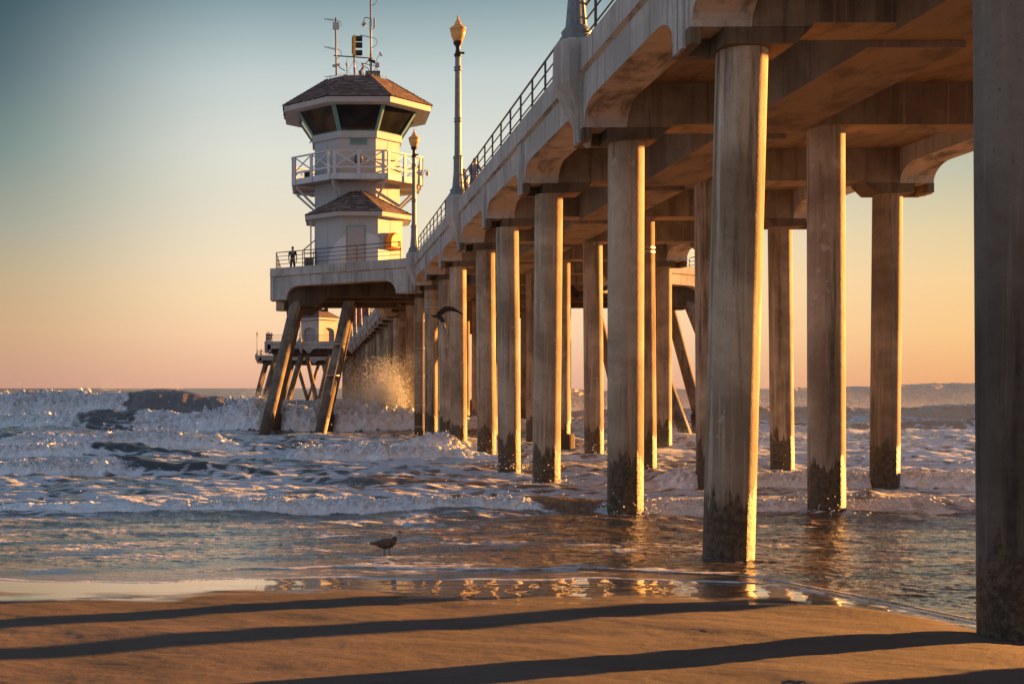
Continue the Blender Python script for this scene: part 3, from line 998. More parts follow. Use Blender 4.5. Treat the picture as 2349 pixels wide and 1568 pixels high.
arc(mb, [(1090, 545), (1120, 535), (1135, 500)], 0.018, YS)
arc(mb, [(1050, 400), (1045, 480), (1060, 620), (1068, 700)], 0.014, YS - 0.05)
arc(mb, [(1075, 890), (1060, 1000), (1055, 1200), (1065, 1310)], 0.014, YS - 0.05)
mb.build('cable', M['black'], m3)
mb = MB(); arc(mb, [(1060, 350), (1020, 335), (985, 325), (955, 345), (948, 400)], 0.03, YS); cam_arm = mb.build('camera_arm', M['black'], m3)
cx_, cz_ = antz(950, 450)
MB().lathe(cx_, YS, [(0.05, cz_ + 0.20), (0.14, cz_ + 0.08), (0.17, cz_ - 0.03), (0.19, cz_ - 0.05), (0.12, cz_ - 0.08), (0.10, cz_ - 0.15), (0.0, cz_ - 0.2)], 14).build('dome_camera', M['gray_box'], m3, smooth=True, sharp=50)
(x0, z0), (x1, z1) = antz(1122, 505), antz(1158, 345)
MB().box(x0, x1, YS - 0.2, YS + 0.2, z0, z1).build('panel_antenna', M['white_trim'], m3, bevel=0.02)
# small aerials, weather vane and roof boxes
mb = MB(); arc(mb, [(635, 1360), (635, 1200)], 0.04, YS); arc(mb, [(635, 1200), (635, 1080)], 0.018, YS)
cx_, cz_ = antz(632, 1190)
mb.lathe(cx_, YS, [(0.0, cz_ - 0.12), (0.08, cz_ - 0.08), (0.08, cz_ + 0.08), (0.0, cz_ + 0.14)], 10)
mb.build('whip_antenna', M['rust_metal'], tower)
mb = MB(); arc(mb, [(935, 1390), (930, 1200)], 0.045, YS)
cx_, cz_ = antz(930, 1190)
mb.lathe(cx_, YS, [(0.0, cz_ - 0.12), (0.09, cz_ - 0.08), (0.09, cz_ + 0.06), (0.0, cz_ + 0.12)], 10)
mb.build('vent_pipe', M['rust_metal'], tower, smooth=True)
mb = MB(); arc(mb, [(860, 1380), (900, 1280), (960, 1255), (1010, 1275), (1045, 1330)], 0.028, YS - 0.3); arc(mb, [(880, 1320), (960, 1180), (1030, 1110)], 0.03, YS + 0.2); mb.build('conduit', M['black'], tower)
(x0, z0), (x1, z1) = antz(1030, 1160), antz(1160, 1105)
MB().bar((x0, YS, z1), (x1, YS, z0 + 0.02), 0.2, 0.17).build('flood_light', M['black'], m3, bevel=0.02)
(x0, z0), (x1, z1) = antz(1155, 1240), antz(1235, 1168)
MB().box(x0, x1, YS - 0.15, YS + 0.15, z0, z1).build('sensor_box', M['gray_box'], tower, bevel=0.015)
mb = MB(); arc(mb, [(1190, 1330), (1185, 1105), (1200, 1060), (1240, 1010)], 0.022, YS)
for a, b in (((1230, 970), (1270, 1000)), ((1240, 1000), (1275, 1040)), ((1255, 1030), (1285, 1030))):
    arc(mb, [a, b], 0.035, YS)
arc(mb, [(1180, 1240), (1085, 1395)], 0.02, YS - 0.2); arc(mb, [(1150, 1320), (1190, 1415)], 0.02, YS - 0.2)
mb.build('wind_vane', M['dark_metal'], tower)
(x0, z0), (x1, z1) = antz(850, 1400), antz(910, 1315)
MB().box(x0, x1, YS - 0.2, YS + 0.2, z0 - 0.3, z1).build('roof_box', M['dark_metal'], tower, bevel=0.02)
(x0, z0), (x1, z1) = antz(975, 1430), antz(1245, 1340)
MB().box(x0, x1, YS - 0.5, YS + 0.5, z0 - 0.4, z1).build('roof_hatch', M['dark_metal'], tower, bevel=0.03)

# orange rescue float hanging on the sunlit wall
o8 = oct_pts(TX, YL, AL, 0)
fa, fb = Vector(o8[1]), Vector(o8[2])
fn = ((fa + fb) / 2 - Vector((TX, YL, 0))).normalized()
fc = fa.lerp(fb, 0.52) + fn * 0.02
fd = (fb - fa).normalized()
zc0, zc1 = Zc(1251, YL - 2.2), Zc(1167, YL - 2.2)
rings = []
prof = []
w = 0.62
for i in range(5):
    prof.append((-w, zc0 + (zc1 - zc0 - w) * i / 4))
for i in range(1, 12):
    a = PI - PI * i / 12
    prof.append((w * math.cos(a), zc1 - w + w * math.sin(a)))
for i in range(5):
    prof.append((w, zc1 - w - (zc1 - zc0 - w) * i / 4))
mz = (zc0 + zc1) / 2
for dep, sc in ((0.0, 0.96), (0.05, 1.0), (0.30, 1.0), (0.42, 0.93), (0.48, 0.8)):
    rings.append([tuple(fc + fd * (u * sc) + fn * dep + Vector((0, 0, mz + (z - mz) * sc))) for u, z in prof])
flo = MB().loft(rings).build('rescue_locker', M['orange'], None, smooth=True, sharp=35)
tag(flo, 'bright orange round topped locker hung on the sunlit wall of the white tower', 'locker')
MB().bar(fc + fn * 0.50 + Vector((0, 0, zc0 + 0.25)) + fd * 0.3, fc + fn * 0.50 + Vector((0, 0, zc0 + 0.55)) + fd * 0.3, 0.06, 0.04, up=fn).build('latch', M['strap'], flo)
# dark stair gate beside the tower
gt = empty('stair_gate', (-0.6, 81.6, DK), 'dark steel stair gate and handrail standing against the left side of the tower', 'gate')
mb = MB()
gx0, gx1 = -1.05, -0.20
for x in (gx0, gx0 + 0.12, gx1 - 0.12, gx1):
    mb.bar((x, 81.6, DK), (x, 81.6, DK + 1.75), 0.05, 0.05)
mb.bar((gx0, 81.6, DK + 1.72), (gx1, 82.4, DK + 2.55), 0.06, 0.06)
for h in (0.9, 1.25, 1.6):
    mb.bar((gx0, 81.62, DK + h), (gx1, 81.62, DK + h), 0.04, 0.04)
mb.build('gate_frame', M['rail'], gt)
MB().box(gx0 + 0.15, gx1 - 0.15, 81.64, 81.68, DK + 0.15, DK + 1.3).build('gate_panel', M['dark_metal'], gt)

# ================================================================== FAR PLATFORMS AND PIER-END BUILDINGS
def far_platform(x0, x1, y0, y1, piles, first_y):
    ez = lambda y: 0.80
    cy = [(x1, y0), (x0, y0), (x0, y1), (x1, y1)]
    for P, Q in ((cy[0], cy[1]), (cy[1], cy[2])):
        d = Vector((Q[0] - P[0], Q[1] - P[1]))
        n = Vector((d.y, -d.x))
        L = d.length
        k = max(1, round(L / 7.5))
        for i in range(k):
            a = (P[0] + d.x * i / k, P[1] + d.y * i / k); b = (P[0] + d.x * (i + 1) / k, P[1] + d.y * (i + 1) / k)
            edge_beam(MB(), a, b, (n.x, n.y), ez).build('platform_edge_beam', M['fascia'], pier)
    MB().box(x0 + 0.95, x1 + 0.3, y0 + 0.95, y1, EYE + 0.8 + 6.3, EYE + 0.8 + 6.9).build('platform_slab', M['deck'], pier)
    for yy in (first_y, (y0 + y1) / 2 + 1, y1 - 2):
        MB().box(x0 + 1.2, x1, yy - 0.5, yy + 0.5, EYE + 0.8 + 4.9, EYE + 0.8 + 6.31).build('platform_beam', M['old'], pier)
        for xt, xf in piles:
            pile_mesh(MB(), xt, xf - (xt - xf) * 0.16, yy, EYE + 5.75, -1.4, n=2).build('raked_pile', M['raked'], pier)
far_platform(-9.0, 5.7, 207.0, 223.0, ((-7.2, -9.6), (-3.0, -5.4), (-2.0, -0.2), (1.9, 0.0), (4.0, 2.3)), 208.5)
far_platform(-14.5, 5.7, 293.0, 309.0, ((-12.9, -15.2), (-6.4, -8.6), (-5.2, -2.6), (0.0, -2.4), (1.2, 3.0)), 294.5)
zf = lambda y: EYE + 0.8 + 7.11
railing([(5.4, 207.3), (-8.7, 207.3), (-8.7, 222.0)], zf, 3.0, 'railing of the far platform in front of the little pavilion with arches', 'platform railings', H4)
railing([(5.4, 293.3), (-14.2, 293.3), (-14.2, 308.0)], zf, 3.5, 'railing of the farthest and lowest looking platform, behind the leaning piles', 'platform railings', H4)
for (x, y, lab) in ((-3.05, 206.9, 'small lamp post standing left of the arched pavilion on the far platform'), (-14.6, 293.2, 'tiny lamp post alone at the outer corner of the farthest platform')):
    bracket(MB(), x, y, EYE + 0.8).build('lamp_bracket', M['fascia'], pier)
    t = make_lamp(x, y, EYE + 0.8 + 7.32, lab)
    t.scale = (0.75, 0.75, 0.70)

# pavilion with an arch on every side, seen corner on
pv = empty('pavilion', (0.1, 214.8, EYE + 0.8 + 6.9), 'small white pavilion with hipped brown roof and closed arches, far out on the pier', 'pavilion')
pz0, pz1 = EYE + 0.8 + 6.9, EYE + 156 * 214 / F
hw = 3.3
corner = [Vector((0.1, 214.8 - hw, 0)), Vector((0.1 + hw, 214.8, 0)), Vector((0.1, 214.8 + hw, 0)), Vector((0.1 - hw, 214.8, 0))]
wall = MB()
for i in range(4):
    a, b = corner[i], corner[(i + 1) % 4]
    d = b - a; L = d.length; d.normalize()
    n = Vector((d.y, -d.x, 0))
    hwid, spring = 1.45, pz0 + 2.05
    # wall ring round an arched opening
    arch = [(L / 2 - hwid, pz0)] + [(L / 2 - hwid * math.cos(PI * t / 10), spring + 0.75 * math.sin(PI * t / 10)) for t in range(11)] + [(L / 2 + hwid, pz0)]
    outer = [(0, pz0)] + [(0, spring)] + [(L * t / 8, pz1) for t in range(9)] + [(L, spring)] + [(L, pz0)]
    V = lambda s, z, dep: tuple(a + d * s - n * dep + Vector((0, 0, z)))
    for dep in (0.0, 0.35):
        b0 = len(wall.v)
        for s, z in arch: wall.v.append(V(s, z, dep))
        for s, z in outer: wall.v.append(V(s, z, dep))
        for t in range(12):
            wall.f.append((b0 + t, b0 + t + 1, b0 + 13 + t + 1, b0 + 13 + t))
    b0 = len(wall.v)
    for s, z in arch: wall.v.append(V(s, z, 0.0))
    for s, z in arch: wall.v.append(V(s, z, 0.35))
    for t in range(12):
        wall.f.append((b0 + t, b0 + t + 1, b0 + 13 + t + 1, b0 + 13 + t))
wall.build('wall', M['stucco'], pv)
for i in range(4):
    a, b = corner[i], corner[(i + 1) % 4]
    d = b - a; L = d.length; d.normalize()
    n = Vector((d.y, -d.x, 0))
    mb = MB()
    p = a + d * 0.5 - n * 0.36; q_ = b - d * 0.5 - n * 0.36
    mb.add([(p.x, p.y, pz0), (q_.x, q_.y, pz0), (q_.x, q_.y, pz1 - 0.1), (p.x, p.y, pz1 - 0.1)], [(0, 1, 2, 3)])
    mb.build('shutter', M['shutter'], pv, recalc=False)
he = 4.1
ce = [(0.1, 214.8 - he), (0.1 + he, 214.8), (0.1, 214.8 + he), (0.1 - he, 214.8)]
apz = EYE + 187 * 214.8 / F
rb = MB().loft([[(x, y, pz1 - 0.02) for x, y in ce], [(x, y, pz1 + 0.28) for x, y in ce]])
rb.build('eave', M['fascia_board'], pv)
MB().add([(x, y, pz1 + 0.29) for x, y in ce] + [(0.1, 214.8, apz)], [(0, 1, 4), (1, 2, 4), (2, 3, 4), (3, 0, 4)]).build('roof', M['red_roof'] if False else mat_plain('pavilion_roof', (0.115, 0.070, 0.058), 0.9, 0, 0.35, 3), pv)
MB().box(1.0, 1.7, 213.9, 214.6, apz - 0.9, apz + 0.1).build('vent', M['black'], pv)

rs = empty('restaurant', (10.8, 331, EYE + 0.8 + 6.6), 'red roofed building at the far pier end, seen beside a leaning pile', 'building')
b0 = EYE + 0.8 + 6.6
MB().box(5.5, 16.0, 324, 338, b0, 19.2).build('wall', M['stucco'], rs)
MB().add([(4.7, 323, 19.2), (16.8, 323, 19.2), (16.8, 339, 19.2), (4.7, 339, 19.2), (9.2, 331, 25.4), (12.2, 331, 25.4)],
         [(0, 1, 5, 4), (1, 2, 5), (2, 3, 4, 5), (3, 0, 4), (3, 2, 1, 0)]).build('roof', M['red_roof'], rs)
for i in range(4):
    MB().box(6.3 + i * 2.4, 8.0 + i * 2.4, 323.93, 323.998, b0 + 1.0, b0 + 2.8).build('window', M['glass'], rs)

# ================================================================== PEOPLE
def skin_mesh(name, verts, edges, radii, mat, parent, root=0, sub=1):
    me = bpy.data.meshes.new(name + '_sk')
    me.from_pydata(verts, edges, [])
    ob = bpy.data.objects.new(name + '_sk', me)
    COL.objects.link(ob)
    ob.modifiers.new('s', 'SKIN')
    ob.modifiers['s'].use_smooth_shade = True
    if not me.skin_vertices:
        pass
    for i, r in enumerate(radii):
        sv = me.skin_vertices[0].data[i]
        sv.radius = r if isinstance(r, tuple) else (r, r)
        sv.use_root = (i == root)
    m2 = ob.modifiers.new('d', 'SUBSURF')
    m2.levels = m2.render_levels = sub
    dg = bpy.context.evaluated_depsgraph_get()
    dg.update()
    out = bpy.data.meshes.new_from_object(ob.evaluated_get(dg))
    out.name = name
    out.materials.clear()
    out.materials.append(mat)
    bpy.data.objects.remove(ob)
    bpy.data.meshes.remove(me)
    o = bpy.data.objects.new(name, out)
    COL.objects.link(o)
    if parent: o.parent = parent
    return o

def person(loc, rz, shirt, trousers, label, pose='stand', h=1.75, emblem=False, group='people on the pier'):
    """adult, 1.75 m; local -Y is the front"""
    t = empty('person', loc, label, 'person', group)
    arms = {'stand': ((0.245, 0.03, 1.13), (0.25, -0.05, 0.88)), 'lean': ((0.27, -0.20, 1.16), (0.17, -0.42, 1.13)), 'photo': ((0.27, -0.16, 1.20), (0.09, -0.30, 1.45))}[pose]
    (ex, ey, ez), (wx, wy, wz) = arms
    tilt = -0.10 if pose != 'stand' else 0.0
    V = [(0, 0, 0.95), (0, 0.01, 1.15), (0, tilt * 0.5, 1.36), (0, tilt, 1.49), (0, tilt - 0.015, 1.57), (0, tilt - 0.02, 1.66), (0, tilt - 0.005, 1.715)]
    Rr = [(0.15, 0.11), (0.13, 0.095), (0.15, 0.10), 0.055, (0.066, 0.085), (0.078, 0.098), (0.05, 0.06)]
    E = [(0, 1), (1, 2), (2, 3), (3, 4), (4, 5), (5, 6)]
    for s in (-1, 1):
        b = len(V)
        V += [(0.18 * s, tilt * 0.6, 1.42), (ex * s, ey + tilt * .5, ez), (wx * s, wy + tilt * .5, wz), ((wx - 0.01) * s, wy + tilt * .5 - 0.04, wz - (0.08 if pose == 'stand' else 0.0))]
        Rr += [0.062, 0.046, 0.031, (0.035, 0.022)]
        E += [(2, b), (b, b + 1), (b + 1, b + 2), (b + 2, b + 3)]
        b = len(V)
        V += [(0.095 * s, 0.0, 0.88), (0.11 * s, -0.015, 0.49), (0.12 * s, 0.03, 0.09), (0.13 * s, -0.13, 0.035)]
        Rr += [0.088, 0.060, 0.042, (0.045, 0.03)]
        E += [(0, b), (b, b + 1), (b + 1, b + 2), (b + 2, b + 3)]
    body = skin_mesh('body', V, E, Rr, M['skin'], t)
    # five short fingers on each hand and a nose, added to the body surface
    fm = MB()
    for s in (-1, 1):
        hx, hy, hz = (wx - 0.01) * s, wy + tilt * .5 - 0.04, wz - (0.08 if pose == 'stand' else 0.0)
        dirv = Vector((0, -0.25, -1)) if pose == 'stand' else Vector((-0.15 * s, -1, -0.25))
        dirv.normalize()
        for f in range(4):
            p = Vector((hx + (f - 1.5) * 0.017, hy, hz))
            q1 = p + dirv * (0.045 + 0.01 * (f in (1, 2)))
            q2 = q1 + (dirv + Vector((0, -0.4, -0.5))).normalized() * 0.04
            fm.tube([p, q1, q2], [0.009, 0.008, 0.006], 6)
        p = Vector((hx - 0.03 * s, hy, hz + 0.03))
        fm.tube([p, p + Vector((-0.03 * s, -0.03, -0.02)), p + Vector((-0.035 * s, -0.05, -0.05))], [0.010, 0.009, 0.007], 6)
    fm.tube([(0, tilt - 0.10, 1.66), (0, tilt - 0.135, 1.625), (0, tilt - 0.10, 1.615)], [0.008, 0.014, 0.008], 6)
    for s in (-1, 1):
        fm.tube([(0.078 * s, tilt, 1.665), (0.092 * s, tilt + 0.012, 1.64), (0.078 * s, tilt, 1.61)], [0.006, 0.014, 0.006], 6)
    bm = bmesh.new()
    bm.from_mesh(body.data)
    tmp = bpy.data.meshes.new('t')
    tmp.from_pydata(fm.v, [], fm.f)
    bm.from_mesh(tmp)
    bm.to_mesh(body.data)
    bm.free()
    bpy.data.meshes.remove(tmp)
    sv = [(0, 0, 0.92), (0, 0.01, 1.15), (0, tilt * 0.5, 1.37), (0, tilt * 0.9, 1.46)]
    sr = [(0.172, 0.128), (0.155, 0.115), (0.172, 0.118), 0.075]
    se = [(0, 1), (1, 2), (2, 3)]
    for s in (-1, 1):
        b = len(sv)
        sv += [(0.185 * s, tilt * 0.6, 1.415), ((0.185 + (ex - 0.18) * 0.8) * s, (ey + tilt * .5) * 0.8, 1.42 + (ez - 1.42) * 0.8)]
        sr += [0.078, 0.068]
        se += [(2, b), (b, b + 1)]
    sh = skin_mesh('shirt', sv, se, sr, cloth('cloth_' + shirt[0], shirt[1]), t)
    tv = [(0, 0, 0.99), (0, 0, 0.90)]
    tr = [(0.155, 0.12), (0.16, 0.125)]
    te = [(0, 1)]
    for s in (-1, 1):
        b = len(tv)
        tv += [(0.095 * s, 0, 0.85), (0.11 * s, -0.015, 0.49), (0.12 * s, 0.03, 0.12)]
        tr += [0.102, 0.075, 0.062]
        te += [(1, b), (b, b + 1), (b + 1, b + 2)]
    skin_mesh('trousers', tv, te, tr, cloth('cloth_' + trousers[0], trousers[1]), t)
    hv = [(0, tilt + 0.045, 1.60), (0, tilt + 0.03, 1.68), (0, tilt - 0.01, 1.735), (0, tilt - 0.06, 1.725)]
    skin_mesh('hair', hv, [(0, 1), (1, 2), (2, 3)], [(0.07, 0.05), (0.085, 0.07), (0.08, 0.05), (0.06, 0.025)], M['hair'], t)
    if emblem:
        rg = [[((rr) * math.cos(2 * PI * k / 20), 0.150 + dd, 1.30 + rr * math.sin(2 * PI * k / 20)) for k in range(20)] for rr, dd in ((0.058, 0.0), (0.062, 0.012), (0.042, 0.012), (0.040, 0.0))]
        mb = MB().loft(rg, cap=False)
        e = mb.build('emblem', M['gray_box'], None)
        e.parent = sh
    t.rotation_euler = (0, 0, rz)
    t.scale = (h / 1.75,) * 3
    return t

black = ('black', (0.018, 0.018, 0.022)); navy = ('navy', (0.03, 0.05, 0.12)); dkgray = ('dark_gray', (0.06, 0.06, 0.065))
paleblue = ('pale_blue', (0.40, 0.45, 0.60)); midblue = ('mid_blue', (0.13, 0.16, 0.27)); brown = ('brown', (0.12, 0.07, 0.05)); red = ('red', (0.30, 0.05, 0.04))
person((PX(671, 80.9), 80.9, EYE + 0.77 + 6.75), 3.0, black, black, 'person in black with a pale ring on the shirt, standing at the tower platform railing', 'stand', 1.80, True)
person((6.15, 51.3, EYE + hd(51.3) + 6.95), -0.9, paleblue, red, 'person in a pale blue shirt behind the railing next to the tall lamp post', 'lean', 1.70)
person((6.15, 48.6, EYE + hd(48.6) + 6.95), 2.6, midblue, dkgray, 'dark haired person in a darker blue shirt behind the pier railing', 'lean', 1.70)
fz = EYE + 0.8 + 6.9
person((PX(611.5, 208.2), 208.2, fz), 0.8, dkgray, black, 'distant person with raised arms at the left corner of the far platform', 'photo', 1.8)
person((PX(616.5, 208.2), 208.2, fz), -0.3, navy, black, 'distant person in the middle of the group of three on the far platform', 'stand', 1.85)
person((PX(622, 208.2), 208.2, fz), 0.3, midblue, navy, 'distant person in blue on the right of the group of three on the far platform', 'lean', 1.75)
person((PX(675, 208.4), 208.4, fz), 0.4, black, navy, 'distant person in dark clothes bending by the small lamp left of the pavilion', 'lean', 1.95)
person((PX(599, 294.0), 294.0, fz), 0.4, brown, black, 'tiny distant person beside the lamp at the corner of the farthest platform', 'lean', 1.7)
person((PX(840, 132), 132.0, EYE + 0.8 + 6.85), 0.5, brown, black, 'distant person on the main pier seen in the gap under the tower platform', 'stand', 1.8)

# ================================================================== GULLS
def mat_feather():
    m = NT('gull_feathers')
    p = m.pos((1, 1, 1.6), obj=True)
    nz = m.noise(p, 34, 4, 0.7)
    c = m.ramp(nz, [(0.36, (0.035, 0.026, 0.020)), (0.52, (0.105, 0.080, 0.062)), (0.66, (0.28, 0.225, 0.18))])
    m.bsdf(c, 0.8, m.bump(nz, 0.4, 0.01), spec=0.2)
    return m.m
def mat_head():
    m = NT('gull_head_feathers')
    nz = m.noise(m.pos(obj=True), 60, 3, 0.6)
    c = m.ramp(nz, [(0.35, (0.36, 0.33, 0.31)), (0.65, (0.66, 0.62, 0.60))])
    m.bsdf(c, 0.8, spec=0.2)
    return m.m
M['feather'] = mat_feather(); M['gull_head'] = mat_head()
M['dark_feather'] = mat_plain('dark_feathers', (0.030, 0.022, 0.020), 0.8, 0, 0.4, 30)

def ell_rings(cs, n=16):
    """rings across a path: (x, y, z, half width, half height, tilt)"""
    rings = []
    for i, (x, y, z, w, h) in enumerate(cs):
        a = cs[max(0, i - 1)]; b = cs[min(len(cs) - 1, i + 1)]
        d = Vector((b[0] - a[0], b[1] - a[1], b[2] - a[2])).normalized()
        u = Vector((0, 0, 1)).cross(d)
        u = u.normalized() if u.length > 1e-3 else Vector((0, 1, 0))
        v = d.cross(u).normalized()
        rings.append([Vector((x, y, z)) + u * (w * math.cos(2 * PI * k / n)) + v * (h * math.sin(2 * PI * k / n)) for k in range(n)])
    return rings

def standing_gull(x, y, z):
    t = empty('gull', (x, y, z), 'mottled brown young gull with a pale head, standing in the shallow water facing right', 'gull')
    P = lambda c: [(x + a, y + b, z + h, w, hh) for a, b, h, w, hh in c]
    # body and neck in one continuous surface
    MB().loft(ell_rings(P([(-0.20, 0, 0.205, 0.012, 0.010), (-0.15, 0, 0.200, 0.045, 0.035), (-0.08, 0, 0.195, 0.070, 0.062), (0.0, 0, 0.195, 0.082, 0.078), (0.07, 0, 0.212, 0.076, 0.076),
                           (0.115, 0, 0.245, 0.058, 0.060), (0.135, 0, 0.285, 0.042, 0.043), (0.142, 0, 0.325, 0.035, 0.036)]))).build('body', M['feather'], t, smooth=True)
    hd_ = MB().loft(ell_rings(P([(0.138, 0, 0.315, 0.034, 0.036), (0.143, 0, 0.345, 0.036, 0.037), (0.152, 0, 0.372, 0.038, 0.038), (0.165, 0, 0.394, 0.036, 0.034), (0.186, 0, 0.405, 0.026, 0.022), (0.198, 0, 0.403, 0.014, 0.013)]))).build('head', M['gull_head'], t, smooth=True)
    mb = MB().loft(ell_rings(P([(0.186, 0, 0.399, 0.014, 0.016), (0.215, 0, 0.396, 0.010, 0.013), (0.243, 0, 0.391, 0.009, 0.014), (0.258, 0, 0.381, 0.004, 0.006)]), 10))
    mb.build('beak', M['beak'], hd_, smooth=True)
    for s in (-1, 1):
        MB().lathe(x + 0.172, y + s * 0.031, [(0.0, z + 0.394), (0.006, z + 0.397), (0.006, z + 0.403), (0.0, z + 0.406)], 8).build('eye', M['black'], hd_)
        w = MB().loft(ell_rings(P([(0.085, s * 0.062, 0.235, 0.014, 0.045), (0.02, s * 0.082, 0.222, 0.014, 0.060), (-0.08, s * 0.075, 0.212, 0.013, 0.050), (-0.17, s * 0.045, 0.208, 0.010, 0.026), (-0.255, s * 0.014, 0.212, 0.004, 0.008)]), 12))
        w.build('wing', M['feather'], t, smooth=True)
        lx = -0.035 if s > 0 else 0.05
        mb = MB()
        mb.tube([(x + lx, y + s * 0.03, z + 0.15), (x + lx + 0.012, y + s * 0.03, z + 0.085), (x + lx, y + s * 0.03, z - 0.03)], [0.014, 0.009, 0.008], 8)
        for aa in (-0.5, 0, 0.5):
            mb.tube([(x + lx, y + s * 0.03, z - 0.028), (x + lx + 0.06 * math.cos(aa), y + s * 0.03 + 0.06 * math.sin(aa), z - 0.03)], [0.006, 0.003], 6)
        mb.build('leg', M['bird_leg'], t, smooth=True)
    MB().loft(ell_rings(P([(-0.13, 0, 0.205, 0.035, 0.016), (-0.20, 0, 0.208, 0.042, 0.010), (-0.275, 0, 0.212, 0.045, 0.004)]), 10)).build('tail', M['dark_feather'], t, smooth=True)
    return t

def flying_gull(px, py, yy):
    s = yy / F * 0.5733 / 2.349 * 1.0     # metres per unit of the photo crop
    # crop coordinates (900,1150 origin, 2.349x)
    def W(a, b, dy=0.0):
        return Vector((PX(0.5733 * (900 + a / 2.349), yy), yy + dy, EYE + (HY - 0.5733 * (1150 + b / 2.349)) * yy / F))
    o = W(2010, 265)
    t = empty('gull', o, 'dark gull in flight with one wing raised and bent, in front of the piles', 'gull')
    def surf(pts, name, mat, n=12):
        return MB().loft(ell_rings([(p.x, p.y, p.z, w, h) for p, w, h in pts], n)).build(name, mat, t, smooth=True)
    surf([(W(1932, 262, -.05), .004, .004), (W(1948, 268, -.04), .022, .022), (W(1968, 272, -.03), .034, .034), (W(1992, 268, 0), .060, .050), (W(2016, 272, .05), .070, .060), (W(2038, 285, .12), .045, .040), (W(2052, 300, .18), .05, .014), (W(2060, 312, .26), .055, .006)], 'body', M['dark_feather'])
    def wing(line, chords, thick, cd, name='wing'):
        mb = MB()
        rings = []
        for (p, c) in zip(line, chords):
            le = p + cd * c * 0.35
            te = p - cd * c * 0.65
            th = thick * (0.3 + c)
            up = Vector((0, 0, 1))
            rings.append([le, p + up * th + cd * c * 0.1, p - cd * c * 0.3 + up * th * 0.7, te, p - cd * c * 0.3 - up * th * 0.3, p - up * th * 0.5 + cd * c * 0.1])
        mb.loft(rings)
        return mb.build(name, M['dark_feather'], t, smooth=True)
    cd = Vector((-0.35, -0.62, 0.70)).normalized()
    wing([W(1995, 258, .02), W(2030, 222, .05), W(2075, 194, .1), W(2120, 188, .15), W(2165, 198, .2), W(2205, 220, .25), W(2248, 246, .3)], [0.16, 0.19, 0.20, 0.18, 0.15, 0.11, 0.03], 0.045, cd)
    cd2 = Vector((-0.8, -0.5, 0.25)).normalized()
    wing([W(2003, 272, 0), W(2016, 300, -.12), W(2030, 330, -.28), W(2042, 362, -.45), W(2052, 400, -.6)], [0.16, 0.17, 0.14, 0.09, 0.02], 0.04, cd2)
    return t

# ================================================================== BEACH AND SEA SHAPE
def shore(X):
    """distance from the eye at which the swash edge lies"""
    return 16.55 + 0.28 * np.sin(X * 0.55 + 0.6) + 0.16 * np.sin(X * 1.3 + 2.0) + 0.05 * np.sin(X * 3.7) - 4.2 * sstep(5.9, 8.3, X) + 0.35 * sstep(1.5, -5.0, X)
def sand_level(X, Y):
    d = Y - shore(X)
    z = np.where(d > 0, 0.21 - 0.045 * d, 0.21 - 0.050 * d + 0.0010 * d * d)
    return np.maximum(z, -2.5)

# ---- sand
nr, nc = 520, 900
yy = 2.5 + (34 - 2.5) * (np.linspace(0, 1, nr) ** 1.25)
uu = np.linspace(-0.55, 1.05, nc)
Yg, Ug = np.meshgrid(yy, uu, indexing='ij')
Xg = Ug * (Yg + 3.0)
d = Yg - shore(Xg)
Zg = sand_level(Xg, Yg)
dry = sstep(-0.9, -2.6, d)
Zg += 0.020 * fbm(Xg * 0.5, Yg * 0.7, 3, 3) * (0.25 + 0.75 * dry)
dx, dy = Xg * 0.86 - Yg * 0.5, Xg * 0.5 + Yg * 0.86
Zg += dry * (0.007 * fbm(dx * 0.6, dy * 1.8, 3, 9) + 0.0022 * fbm(dx * 3.0, dy * 9.0, 3, 29) + 0.0030 * ridged(dx * 2.4 + 0.6 * perlin(dx, dy, 5), dy * 7.0, 4, 21))
dm = sstep(0.15, 0.6, perlin(Xg * 2.1, Yg * 2.1, 40))
Zg -= dry * dm * 0.0 * sstep(0.1, 0.7, perlin(Xg * 5.5, Yg * 5.5, 41) + 0.1)
# little rill ridges where the last wave drained
rill = sstep(-2.1, -1.1, d) * sstep(-0.1, -0.7, d)
Zg += rill * 0.010 * ridged(Xg * 1.7 + 0.8 * perlin(Xg * 2, Yg * 2, 6), Yg * 3.1, 3, 31) * sstep(0.0, 3.0, Xg)
wetn = fbm(Xg * 0.8, Yg * 1.6, 3, 55)
wet = sstep(-2.0, -1.2, d + 0.65 * wetn + 0.45 * sstep(-0.5, 1.5, Xg))
damp = sstep(-4.5, -1.5, d + 0.6 * wetn)
co = np.stack([Xg, Yg, Zg], -1).reshape(-1, 3)

